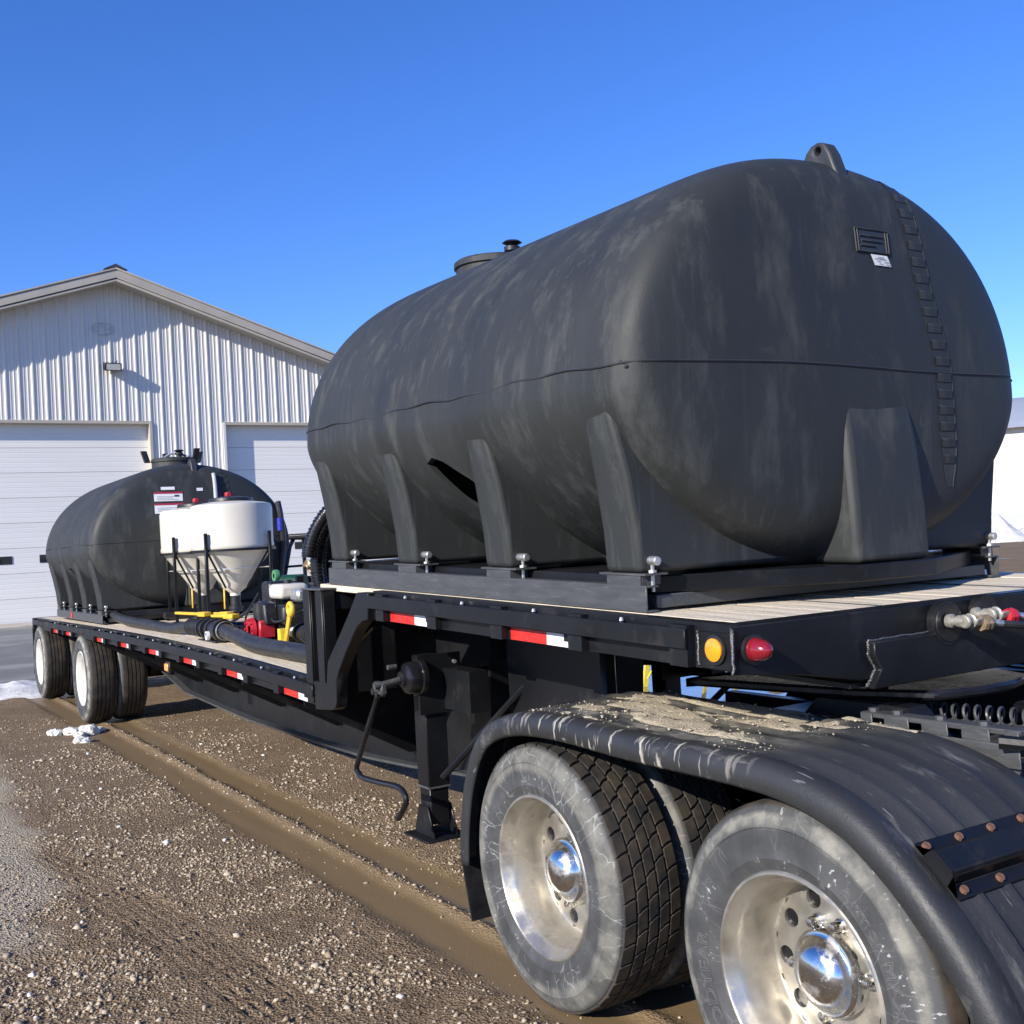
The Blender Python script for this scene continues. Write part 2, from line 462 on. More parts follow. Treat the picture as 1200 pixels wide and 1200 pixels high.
# loose stones lying in the mud: uncountable, one object
def stones(name, N, pos_fn, smin, smax, matl, power=2.6, small=False, lo=0., hi=1.):
    if small:                                             # angular crumb: distorted octahedron
        tv = np.array([(1, 0, 0), (-1, 0, 0), (0, 1, 0), (0, -1, 0), (0, 0, 1), (0, 0, -1.)])
        tf = np.array([(0, 2, 4), (2, 1, 4), (1, 3, 4), (3, 0, 4), (2, 0, 5), (1, 2, 5), (3, 1, 5), (0, 3, 5)])
    else:
        ico = bmesh.new(); bmesh.ops.create_icosphere(ico, subdivisions=1, radius=1)
        tv = np.array([v.co for v in ico.verts]); ico.verts.ensure_lookup_table()
        tf = np.array([[v.index for v in f.verts] for f in ico.faces]); ico.free()
    nvt = len(tv)
    P = pos_fn(N); N = len(P)
    s = smin + (smax - smin) * RNG.random(N) ** power
    sc = s[:, None] * (.65 + .7 * RNG.random((N, 3))) * np.array((1.1, 1, .7))
    V = (tv[None] + .75 * (RNG.random((N, nvt, 3)) - .5)) * sc[:, None, :]
    a = RNG.random(N) * 6.283; ca, sa = np.cos(a), np.sin(a)
    tl = (RNG.random(N) - .5) * 1.2
    x, y, z = V[..., 0], V[..., 1], V[..., 2]
    y, z = y * np.cos(tl)[:, None] - z * np.sin(tl)[:, None], y * np.sin(tl)[:, None] + z * np.cos(tl)[:, None]
    V = np.stack([x * ca[:, None] - y * sa[:, None], x * sa[:, None] + y * ca[:, None], z], -1)
    V += P[:, None, :]; V[..., 2] += (s * .12)[:, None]
    F = (tf[None] + (np.arange(N) * nvt)[:, None, None]).reshape(-1, 3)
    me = bpy.data.meshes.new(name)
    me.vertices.add(N * nvt); me.vertices.foreach_set('co', V.astype(np.float32).ravel())
    me.loops.add(F.size); me.loops.foreach_set('vertex_index', F.astype(np.int32).ravel())
    me.polygons.add(len(F)); me.polygons.foreach_set('loop_start', np.arange(0, F.size, 3, dtype=np.int32))
    me.update(); me.validate()
    at = me.attributes.new('shade', 'FLOAT', 'POINT')
    at.data.foreach_set('value', np.repeat(lo + (hi - lo) * RNG.random(N), nvt).astype(np.float32))
    me.materials.append(matl)
    return obj_from(name, me, None, (0, 0, 0))
sm = bpy.data.materials.new('mud_stone'); sm.use_nodes = True
t = sm.node_tree; b = t.nodes['Principled BSDF']
ra = _n(t, 'ShaderNodeValToRGB'); t.links.new(attr('shade'), ra.inputs[0])
for p_, c_ in ((.0, (.125, .085, .05)), (.6, (.20, .14, .085)), (.9, (.29, .218, .142)), (1., (.48, .40, .29))):
    e = ra.color_ramp.elements[0] if p_ == 0 else (ra.color_ramp.elements[1] if p_ == 1 else ra.color_ramp.elements.new(p_))
    e.color = (*c_, 1)
geo = _n(t, 'ShaderNodeNewGeometry')
mx = mixc(rng(noise(60), .5, .75, 0, .5), ra.outputs[0], (.16, .11, .066))
t.links.new(mx, b.inputs['Base Color']); b.inputs['Roughness'].default_value = .7; b.inputs['Specular IOR Level'].default_value = .35
def stone_pos(N):
    # density falls with distance from the viewpoint; few in the ruts
    r = 1.6 + 13 * RNG.random(N * 3) ** 1.55
    th = RNG.uniform(1.85, 3.75, N * 3)
    x, y = 3.05 + r * np.cos(th), -2.34 + r * np.sin(th)
    y = np.where(RNG.random(N * 3) < .35, RNG.uniform(-2.2, .9, N * 3), y)
    x = np.where((y > -2.3) & (x < 2), x, 99)
    keep = (x < 2) & (x > -14) & (y < 4) & (y > -2.3)
    dens = .10 + 1.0 * sst(-.10, .22, fbm(x * 1.4, y * 1.4, 4, .6))
    dens *= (1 - .97 * rutmask(x, y)) * (1 - .75 * palemask(x, y)) * (1 - .85 * trackmask(x, y)[0])
    keep &= RNG.random(N * 3) < dens
    x, y = x[keep][:N], y[keep][:N]
    return np.stack([x, y, gz(x, y)], -1)
tag(stones('gravel', 95000, stone_pos, .0028, .0145, sm, 3.2, True, 0., .92), kind='stuff')
def stone_pos2(N):
    x, y = .8 - 9.5 * RNG.random(N * 2) ** 1.3, RNG.uniform(-2.2, 1.2, N * 2)
    k = (rutmask(x, y) < .1) & (fbm(x * 1.1 + 3, y * 1.1, 3) > -.08 + .2 * RNG.random(N * 2)) & (trackmask(x, y)[0] < .2) & (palemask(x, y) < .5)
    x, y = x[k][:N], y[k][:N]
    return np.stack([x, y, gz(x, y)], -1)
tag(stones('pebbles', 3000, stone_pos2, .006, .022, sm, 3.4, False, .15, .97), kind='stuff')

# standing meltwater on the far side of the trailer
wm = bpy.data.materials.new('muddy_water'); wm.use_nodes = True
t = wm.node_tree; b = t.nodes['Principled BSDF']; geo = _n(t, 'ShaderNodeNewGeometry')
t.links.new(mixc(rng(noise(1.5), .4, .6), (.10, .075, .05), (.16, .13, .10)), b.inputs['Base Color'])
b.inputs['Roughness'].default_value = .04; b.inputs['Specular IOR Level'].default_value = .6
bp = _n(t, 'ShaderNodeBump'); bp.inputs['Strength'].default_value = .06; bp.inputs['Distance'].default_value = .01
t.links.new(noise(9, 3), bp.inputs['Height']); t.links.new(bp.outputs[0], b.inputs['Normal'])
wx, wy = np.meshgrid(np.linspace(-11.5, -5.3, 30), np.linspace(2.9, 8.6, 30), indexing='ij')
tag(MB().grid(wx, wy, wx * 0 - .016).build('puddle', wm, recalc=False), kind='structure')

# pavement in front of the building, and the concrete strip at its doors
px, py = np.meshgrid(np.concatenate([np.linspace(-26, -24.2, 4), np.linspace(-24, -14.9, 40)]), np.linspace(-30, 32, 120), indexing='ij')
edge = np.minimum(px, -15.1 + .5 * fbm(py * .5, py * 0, 3) + .12 * fbm(py * 3, py * 0, 2))
pz = base_z(edge, py) + .045 - .03 * (edge > -15.6)
pm = bpy.data.materials.new('wet_pavement'); pm.use_nodes = True
t = pm.node_tree; b = t.nodes['Principled BSDF']; geo = _n(t, 'ShaderNodeNewGeometry')
mpn = _n(t, 'ShaderNodeMapping'); mpn.inputs['Scale'].default_value = (.9, .35, 1); t.links.new(geo.outputs['Position'], mpn.inputs[0])
n1 = _n(t, 'ShaderNodeTexNoise'); n1.inputs['Scale'].default_value = 1.4; n1.inputs['Detail'].default_value = 6; t.links.new(mpn.outputs[0], n1.inputs['Vector'])
t.links.new(mixc(rng(n1.outputs['Fac'], .4, .62), (.10, .10, .095), (.24, .235, .22)), b.inputs['Base Color'])
t.links.new(rng(n1.outputs['Fac'], .4, .6, .4, .85), b.inputs['Roughness'])
tag(MB().grid(edge, py, pz).build('pavement', pm, recalc=False), kind='structure')
tag(MB().box(-25.5, -24.15, -29.5, 31.5, .2, .535).build('concrete_apron', CONC, bevel=.02), kind='structure')

# snow lying about
def mound(name, cx, cy, rx, ry, h, label, cat='snow', group=None, seed=0, n=26, zoff=0, lump=1.0):
    u = np.linspace(-1, 1, n); U, Vv = np.meshgrid(u, u, indexing='ij')
    rad = np.hypot(U, Vv) + .35 * fbm(U * 1.6 + seed * 3.7, Vv * 1.6 + seed, 3)
    Z = h * (1 - sst(.15, 1.0, rad)) * (1 + lump * 1.1 * fbm(U * 4 + seed, Vv * 4, 3)) - .05 * h - .02 * (rad > 1)
    X, Y = cx + U * rx * 1.2, cy + Vv * ry * 1.2
    o = MB().grid(X, Y, gz(X, Y) * 0 + base_z(X, Y) + zoff + Z).build(name, SNOW, recalc=False)
    return tag(o, label, cat, group)
mound('snow_bank', -14.9, -.35, 1.1, .85, .13, 'low dirty snow patch on the pavement edge behind the rear left trailer tyre', seed=1)
mound('snow_bank', -15.6, -2.2, 1.3, .9, .12, 'low snow patch left along the pavement edge at the frame edge', seed=2)
def snow_chunk(x, y, r, label, seed):
    b_ = bmesh.new(); bmesh.ops.create_icosphere(b_, subdivisions=3, radius=1)
    for v in b_.verts:
        c = np.array(v.co); n_ = 1 + .9 * float(fbm(np.array(c[0] * 1.7 + seed * 3.1 + c[2]), np.array(c[1] * 1.7 + seed - c[2]), 3)) + .35 * float(fbm(np.array(c[0] * 6 + seed + c[2] * 3), np.array(c[1] * 6 + c[2] * 2), 2))
        v.co = Vector((c[0] * n_ * r * 1.25, c[1] * n_ * r, max(-.3, c[2]) * n_ * r * .6))
    m_ = bpy.data.meshes.new('snow_chunk'); b_.to_mesh(m_); b_.free(); m_.materials.append(SNOW)
    tag(obj_from('snow_chunk', m_, None, (x, y, float(gz(x, y)) + r * .12)), label, 'snow chunk', 'snow chunks on the mud')
for i, (x, y, s) in enumerate([(-9.72, -.40, .075), (-9.66, -.25, .10), (-9.60, -.09, .12), (-9.42, -.20, .07), (-9.72, .06, .06), (-8.95, -.26, .085)]):
    snow_chunk(x, y, s, ['small dirty snow chunk at the left end of the row beside the wheel rut', 'rounded snow chunk second from the left beside the wheel rut',
          'largest snow chunk in the row on the mud before the trailer tyres', 'flat snow chunk lying just in front of the largest one',
          'snow chunk at the right end of the row beside the wheel rut', 'lone flat snow chunk lying nearest the camera in the mud'][i], i + 1)

# ------------------------------------------------------------------ metal building behind
BX, BZ = -25.4, .50
AP_Y, AP_Z, SL = 3.77, 9.05, 1 / 3
HALF = 9.3
D1 = (-1.0, 4.57, 5.354); D2 = (6.445, 12.0, 5.354)
bld = thing('metal_building', 'white ribbed metal building with tan roof trim and two garage doors behind the trailer', 'building', (BX, AP_Y, BZ))
PIT = .3048
prof = [(0, .0), (.022, .030), (.052, .030), (.074, 0), (.125, 0), (.135, .008), (.150, .008), (.160, 0), (.215, 0), (.225, .008), (.240, .008), (.250, 0)]
y0 = AP_Y - HALF
npan = int(2 * HALF / (3 * PIT)) + 1
for k in range(npan):
    ys, xs = [], []
    for r_ in range(3):
        for a_, d_ in prof:
            ys.append(y0 + (3 * k + r_) * PIT + a_); xs.append(d_)
    ys.append(y0 + (3 * k + 3) * PIT); xs.append(0)
    ys, xs = np.array(ys), np.array(xs)
    for d in (D1, D2):                                    # cut cleanly at the door jambs
        for e in d[:2]:
            if ys[0] < e < ys[-1]:
                i = np.searchsorted(ys, e); xi = np.interp(e, ys, xs)
                ys = np.insert(ys, i, [e, e]); xs = np.insert(xs, i, [xi, xi])
    ok = ys <= AP_Y + HALF
    ys, xs = ys[ok], xs[ok]
    if len(ys) < 2: continue
    mb = MB()
    for i in range(len(ys) - 1):
        ya, yb = ys[i], ys[i + 1]
        if yb - ya < 1e-6: continue
        ym = (ya + yb) / 2
        zb = BZ - .1
        for d in (D1, D2):
            if d[0] < ym < d[1]: zb = d[2]
        za_t, zb_t = AP_Z - .12 - abs(ya - AP_Y) * SL, AP_Z - .12 - abs(yb - AP_Y) * SL
        xa, xb = BX + xs[i], BX + xs[i + 1]
        mb.add([(xa, ya, zb), (xb, yb, zb), (xb, yb, zb_t), (xa, ya, za_t)], [(0, 1, 2, 3)])
    mb.build('wall_panel', SIDING, bld, sharp=20, recalc=False)
# side walls, back
mb = MB()
for s_ in (-1, 1): mb.box(BX - 30, BX - .02, AP_Y + s_ * HALF - .05, AP_Y + s_ * HALF + .05, BZ - .3, AP_Z - .25 - HALF * SL)
mb.box(BX - 30.1, BX - 30, AP_Y - HALF, AP_Y + HALF, BZ - .3, AP_Z - HALF * SL)
mb.build('side_wall', SIDING, bld)
OV = .53
for s_ in (-1, 1):
    mb = MB()
    pts = []
    yo = AP_Y + s_ * (HALF + .5); zo = AP_Z - (HALF + .5) * SL
    mb.add([(x, y, z + dz) for dz in (0, .07) for x, y, z in ((BX - 30.4, AP_Y, AP_Z), (BX + OV, AP_Y, AP_Z), (BX + OV, yo, zo), (BX - 30.4, yo, zo))],
           [(0, 1, 2, 3), (4, 5, 6, 7), (0, 1, 5, 4), (1, 2, 6, 5), (2, 3, 7, 6), (3, 0, 4, 7)])
    roof = mb.build('roof', TAN, bld)
    for dz0, dz1, dx in ((-.15, .045, .03), (-.23, -.17, .012), (.06, .105, .05)):
        mb = MB()
        mb.add([(x, y, z + dz) for dz in (dz0, dz1) for x, y, z in ((BX + OV - .05, AP_Y, AP_Z), (BX + OV + dx, AP_Y, AP_Z), (BX + OV + dx, yo, zo), (BX + OV - .05, yo, zo))],
               [(0, 1, 2, 3), (4, 5, 6, 7), (0, 1, 5, 4), (1, 2, 6, 5), (2, 3, 7, 6), (3, 0, 4, 7)])
        mb.build('rake_trim', TAN, bld, bevel=.008)
    mb = MB()                                            # soffit
    mb.add([(x, y, z + dz) for dz in (-.20, -.18) for x, y, z in ((BX - .02, AP_Y, AP_Z), (BX + OV - .04, AP_Y, AP_Z), (BX + OV - .04, yo, zo), (BX - .02, yo, zo))],
           [(0, 1, 2, 3), (4, 5, 6, 7), (0, 1, 5, 4), (1, 2, 6, 5), (2, 3, 7, 6), (3, 0, 4, 7)])
    mb.build('soffit', TAN, bld)
mb = MB().prism([(AP_Y - .28, AP_Z + .06), (AP_Y, AP_Z + .20), (AP_Y + .28, AP_Z + .06), (AP_Y, AP_Z + .11)], 0, BX - 30, BX + OV + .04)
mb.build('ridge_cap', INK, bld)
def garage_door(d, wins):
    ya, yb, zt = d
    x = BX - .21
    dr = MB().box(x - .08, x - .05, ya, yb, BZ, zt).build('garage_door', DOORM, bld)
    n = 8; h = (zt - BZ) / n
    for i in range(n):
        z0, z1 = BZ + i * h + .002, BZ + (i + 1) * h - .002
        # section with shallow horizontal ribs
        zs = [z0, z0 + .006]; xs = [x - .012, x]
        for k in range(1, 5):
            zc = z0 + (z1 - z0) * k / 5
            zs += [zc - .012, zc - .006, zc + .006, zc + .012]; xs += [x, x - .0022, x - .0022, x]
        zs += [z1 - .006, z1]; xs += [x, x - .012]
        mb = MB()
        X = np.array([xs, xs]); Z = np.array([zs, zs]); Y = np.array([[ya] * len(xs), [yb] * len(xs)])
        mb.grid(X, Y, Z)
        mb.build('door_section', DOORM, dr, sharp=20, recalc=False)
    for w in wins:
        MB().box(x - .01, x + .012, w, w + .61, 1.95, 2.14).build('window', GLASSD, dr)
    # jamb and header trim
    for yy in (ya, yb):
        MB().box(x - .02, BX + .045, yy - .05 if yy == yb else yy - .03, yy + .03 if yy == yb else yy + .05, BZ - .05, zt + .02).build('door_jamb', TAN if yy == yb else SIDING, bld, bevel=.006)
    MB().box(x - .02, BX + .04, ya, yb, zt - .03, zt + .05).build('door_header', TAN, bld, bevel=.006)
    MB().box(x - .02, x + .02, ya + .05, yb - .05, BZ - .02, BZ + .03).build('door_seal', INK, dr)
garage_door(D1, [.61 - 1.22, .61, 1.83, 3.05])
garage_door(D2, [7.1, 8.32, 9.54, 10.76])
# flood lamp under the gable
lamp = thing('flood_lamp', 'black rectangular flood lamp mounted on the gable of the white metal building', 'flood lamp', (BX + .05, 3.654, 6.72))
MB().cyl((BX + .0, 3.654, 6.78), (BX + .2, 3.654, 6.78), .05).build('bracket', BLKG, lamp)
MB().obox((BX + .20, 3.654, 6.735), (.12, 0, -.03), (0, .205, 0), (.022, 0, .095)).build('housing', BLKG, lamp, bevel=.015, seg=2)
MB().obox((BX + .327, 3.654, 6.707), (.006, 0, -.002), (0, .165, 0), (.017, 0, .072)).build('lens', LAMPG, lamp)
MB().cyl((BX + .25, 3.70, 6.80), (BX + .36, 3.74, 6.86), .012).build('photocell', BLKG, lamp)
# faded oval emblem high in the gable
emb = MB()
th = np.linspace(0, 2 * np.pi, 60)
ec = (BX + .036, 3.50, 7.70)
emb.tube(np.stack([np.full(60, ec[0]), ec[1] + .27 * np.cos(th), ec[2] + .15 * np.sin(th)], -1)[:-1], .007, 6, closed=True)
for pts in ([(-.24, -.08), (-.20, .02), (-.10, .06), (-.02, .08), (.03, .05), (.08, .10)], [(.03, .05), (.06, -.02), (.13, .0), (.2, .07), (.16, -.02), (.22, -.05)],
            [(-.18, -.07), (-.12, -.05), (-.08, -.02)], [(.04, -.10), (.10, -.13), (.16, -.08)]):
    emb.tube([(ec[0], ec[1] + p[0], ec[2] + p[1]) for p in bez([(a, b_, 0) for a, b_ in pts], 5)], .006, 6)
tag(emb.build('wall_emblem', GHOST), 'faint grey oval outline emblem high in the shaded gable', 'emblem')

# ------------------------------------------------------------------ far building, snow berm, pickup
DR = np.array((-.5538, .8326)); LT = np.array((.8326, .5538))
def far(D, s): p = np.array((3.05, -2.34)) + DR * D + LT * s; return p
fb = thing('warehouse', 'long low white warehouse with pale grey roof beyond the snow bank', 'building', (*far(88, 0), 0))
def quadbox(D0, D1_, s0, s1, z0, z1):
    return [(*far(D, s), z) for z in (z0, z1) for D, s in ((D0, s0), (D0, s1), (D1_, s1), (D1_, s0))]
BF = [(3, 2, 1, 0), (4, 5, 6, 7), (0, 1, 5, 4), (1, 2, 6, 5), (2, 3, 7, 6), (3, 0, 4, 7)]
MB().add(quadbox(86, 110, -26, 60, -.5, 8.0), BF).build('wall', FARW, fb)
rf = MB()
rf.add([(*far(85.2, -26.5), 7.9), (*far(85.2, 60.5), 7.9), (*far(98, 60.5), 11.2), (*far(98, -26.5), 11.2), (*far(110.8, 60.5), 7.9), (*far(110.8, -26.5), 7.9)],
       [(0, 1, 2, 3), (3, 2, 4, 5)]); rf.build('roof', FARR, fb)
MB().add(quadbox(85.8, 86, -26, 60, -.5, 1.9), BF).build('base_panel', FARR, fb)
for i in range(9):
    s_, D_ = -11 + i * 3.1, 61 + (i * 37 % 5) - 2
    p = far(D_, s_)
    mound('snow_bank', p[0], p[1], 2.6, 2.0, .75 + .5 * ((i * 53) % 7) / 7,
          ['left end of the distant snow berm behind the big tank', 'snow heap second along the distant berm', 'snow heap third along the distant berm',
           'distant snow heap just right of the big tank', 'distant snow heap in front of the parked pickup', 'distant snow heap before the white warehouse at the right edge',
           'snow heap beyond the right edge of the yard', 'snow heap second beyond the right edge', 'far right end of the distant snow berm'][i], 'snow bank', 'snow banks across the yard', seed=20 + i, n=18, lump=1.6)
def pickup(D, s):
    p = far(D, s)
    pk = thing('pickup_truck', 'white pickup truck parked behind the distant snow banks', 'pickup truck', (*p, 0))
    def W3(u, w, z): return (*(p + LT * u + DR * w), z)
    side = [(-2.7, .55), (-2.7, 1.05), (-2.55, 1.12), (-.75, 1.14), (-.65, 1.82), (.75, 1.85), (1.45, 1.2), (2.6, 1.05), (2.75, .9), (2.75, .5), (2.2, .5), (2.1, .85), (1.75, 1.0), (1.4, .85), (1.3, .5), (-1.2, .5), (-1.3, .85), (-1.65, 1.0), (-2.0, .85), (-2.1, .5)]
    n = len(side); v = [W3(u, w, z) for w in (-.95, .95) for u, z in side]
    MB().add(v, [tuple(range(n))[::-1], tuple(range(n, 2 * n))] + [(i, (i + 1) % n, n + (i + 1) % n, n + i) for i in range(n)]).build('body', PCAR, pk)
    for u0, u1 in ((-.55, .05), (.12, .75)):
        MB().add([W3(u0, -.962, 1.25), W3(u1, -.962, 1.25), W3(u1 - .05 if u1 > .5 else u1, -.962, 1.72), W3(u0 + .04, -.962, 1.72)], [(0, 1, 2, 3)]).build('window', GLASSD, pk)
    for u in (-1.65, 1.75):
        for w in (-.75, .75):
            wl = MB().cyl(W3(u, w - .13, .4), W3(u, w + .13, .4), .4, n=24).build('wheel', RUB, pk, bevel=.03)
            MB().cyl(W3(u, w - .14, .4), W3(u, w + .14, .4), .24, n=20).build('rim', ALU, wl)
    MB().add([W3(u, w, z) for z in (.5, .62) for u, w in ((2.72, -.9), (2.85, -.9), (2.85, .9), (2.72, .9))], BF).build('bumper', CHROME, pk)
pickup(70, 1.9)

# ------------------------------------------------------------------ poly tanks
def tank_marks(m):
    """thin rub marks and dusty runs on the moulded plastic, over the base mix"""
    global t, geo
    t = m.node_tree; geo = _n(t, 'ShaderNodeTexCoord'); b = t.nodes['Principled BSDF']
    old = b.inputs['Base Color'].links[0].from_socket
    def pn(scl, det, ro=.6, warp=0):
        mp = _n(t, 'ShaderNodeMapping'); mp.inputs['Scale'].default_value = scl; t.links.new(geo.outputs['Object'], mp.inputs[0])
        n = _n(t, 'ShaderNodeTexNoise'); n.inputs['Scale'].default_value = 1; n.inputs['Detail'].default_value = det; n.inputs['Roughness'].default_value = ro
        n.inputs['Distortion'].default_value = warp; t.links.new(mp.outputs[0], n.inputs['Vector']); return n.outputs['Fac']
    def mul(a, c):
        n = _n(t, 'ShaderNodeMath', operation='MULTIPLY'); t.links.new(a, n.inputs[0]); t.links.new(c, n.inputs[1]); return n.outputs[0]
    run = mul(rng(pn((26, 26, 1.1), 4), .56, .74), rng(pn((1.6, 1.6, 1.3), 3), .42, .62, 0, .55))
    arc = mul(rng(pn((5, 2.2, 2.2), 2, .4, 1.6), .495, .505, 0, 1), rng(pn((5, 2.2, 2.2), 2, .4, 1.6), .505, .52, 1, 0))
    arc = mul(arc, rng(pn((2.1, 2.3, 1.9), 3), .58, .70, 0, .22))
    sp_ = rng(pn((90, 90, 90), 3), .70, .78, 0, .35)
    c1 = mixc(run, old, (.070, .076, .078)); c2 = mixc(arc, c1, (.12, .125, .125)); c3 = mixc(sp_, c2, (.10, .10, .098))
    t.links.new(c3, b.inputs['Base Color'])
TANK = mat('black_poly_tank', (0.028, 0.0305, 0.0300), 0.58, var=.20, scale=2.2, dirt=(.064, .068, .066), damt=.34, dscale=4.5, stretch=(1.6, 1.3, .5), bump=.10, bscale=160, spec=.36, rvar=.06)
tank_marks(TANK)
TANKD = mat('black_poly_detail', (0.028, 0.030, 0.033), 0.5, var=.2, scale=6, bump=.08, bscale=20)
S = -.0316
TL, TA, TBT, TBB, TMS, TMT, TN, TMB, TBUL, TZC = 1.55, 1.139, .992, .79, 22.0, 10.5, 2.0, 5.8, .068, .812
def tank_m(th):
    s2 = np.sin(th) ** 2
    return np.where(np.sin(th) > 0, TMS + (TMT - TMS) * s2 ** 1.2, TMS + (TMB - TMS) * s2)
def tank_bulge(x, y, z):
    return x + TBUL * np.sign(x) * (1 - np.minimum(1, (y / TA) ** 2 + z ** 2)) * (np.abs(x) / TL) ** 4
def tank_surface():
    th = np.linspace(0, 2 * np.pi, 120, endpoint=False)[None, :]
    m = tank_m(th)
    k = .5 ** (1 / m)
    e1 = 1 - (1 - np.linspace(0, 1, 34)) ** 1.8                 # body, clustered at the corner
    e2 = np.linspace(0, 1, 30) ** 1.8
    xs, rs = [], []
    for u in e1: xs.append(k * u); rs.append((1 - (k * u) ** m) ** (1 / m))
    for u in e2[1:]: r_ = k * (1 - u); rs.append(r_); xs.append((1 - np.minimum(r_, .99999) ** m) ** (1 / m))
    X = np.concatenate(xs); R = np.concatenate(rs)
    X = np.concatenate([-X[:0:-1], X]) * TL; R = np.concatenate([R[:0:-1], R])
    c, s_ = np.cos(th), np.sin(th)
    nn = np.where(s_ > 0, TN, 1.62)
    Y = TA * R * np.sign(c) * np.abs(c) ** (2 / nn)
    Z = np.where(s_ > 0, TBT, TBB) * R * np.sign(s_) * np.abs(s_) ** (2 / nn)
    X = tank_bulge(X, Y, Z)
    # slow waviness of rotomoulded plastic
    w = 1 + .004 * np.sin(X * 5.1 + 1) * np.sin(Z * 4 + Y * 2)
    Y = Y * w
    Z = np.maximum(Z, -.735)
    return X, Y, Z + TZC
def xend(y, z):
    y, z = np.asarray(y, float), np.asarray(z, float)
    b = np.where(z > 0, TBT, TBB)
    nn = np.where(z > 0, TN, 1.62)
    py_, pz_ = (np.abs(y) / TA) ** (nn / 2), (np.abs(z) / b) ** (nn / 2)
    th = np.arctan2(np.sign(z) * pz_, np.sign(y) * py_)
    rho = np.minimum((py_ ** 2 + pz_ ** 2) ** (1 / nn), .9995)
    m = tank_m(th)
    return tank_bulge(TL * (1 - rho ** m) ** (1 / m), y, z)
def apply_bool(me, cutters):
    o = bpy.data.objects.new('tmp', me); COL.objects.link(o)
    cs = []
    for c in cutters:
        cm, cc = c.mesh('cut', None, (0, 0, 0), sharp=0)
        co = bpy.data.objects.new('cut', cm); COL.objects.link(co); cs.append(co)
        md = o.modifiers.new('b', 'BOOLEAN'); md.operation = 'DIFFERENCE'; md.object = co; md.solver = 'EXACT'
    dg = bpy.context.evaluated_depsgraph_get(); dg.update()
    new = bpy.data.meshes.new_from_object(o.evaluated_get(dg))
    for x in cs + [o]: bpy.data.objects.remove(x)
    return new
TNB = 1.62
X_, Y_, Z_ = tank_surface()
mb = MB(); a_, b_ = X_.shape
ii = np.arange(a_ * b_).reshape(a_, b_); jj = np.roll(ii, -1, 1)
mb.add(np.stack([X_.ravel(), Y_.ravel(), Z_.ravel()], -1), np.stack([ii[:-1], ii[1:], jj[1:], jj[:-1]], -1).reshape(-1, 4))
shell_me, _ = mb.mesh('tank_shell', TANK, (0, 0, 0), sharp=0)
tun = [(-.075, .625), (.0, .65), (.085, .625), (.22, .54), (.35, .42), (.40, .26), (.32, .25), (.159, .345), (.015, .46)]
inner = MB(); inner.add(np.stack([X_.ravel() * .975, Y_.ravel() * .972, (Z_.ravel() - TZC) * .972 + TZC], -1), np.stack([ii[:-1], ii[1:], jj[1:], jj[:-1]], -1).reshape(-1, 4))
shell_me = apply_bool(shell_me, [inner, MB().prism(tun, 1, -1.5, -.60), MB().prism([(-x, z) for x, z in tun][::-1], 1, .60, 1.5)])
shell_me.polygons.foreach_set('use_smooth', [True] * len(shell_me.polygons)); shell_me.set_sharp_from_angle(angle=math.radians(40))
if not shell_me.materials: shell_me.materials.append(TANK)
PIERS = (-1.32, -.44, .455, 1.345)

def on_end(mb, ya, yb, za, zb, off, sgn=1, n=10, k=4, skew=0.0):
    """patch that follows the end of the tank, between ya..yb (functions or numbers) and za..zb"""
    zz = np.linspace(za, zb, n); u = np.linspace(0, 1, k)
    A = ya(zz) if callable(ya) else np.full(n, ya); B = yb(zz) if callable(yb) else np.full(n, yb)
    Y = A[:, None] * (1 - u) + B[:, None] * u; Z = np.repeat(zz[:, None], k, 1)
    X = xend(Y, Z) + off
    mb.grid(sgn * X, sgn * Y, Z + TZC); return mb
def lad_l(z): return np.interp(z, [-.40, -.366, -.167, .119, .435, .70, .86, .93], [.52, .499, .458, .444, .349, .305, .284, .27])
def lad_r(z): return lad_l(z) + np.interp(z, [-.45, -.35, -.2, .9], [.01, .07, .118, .10])

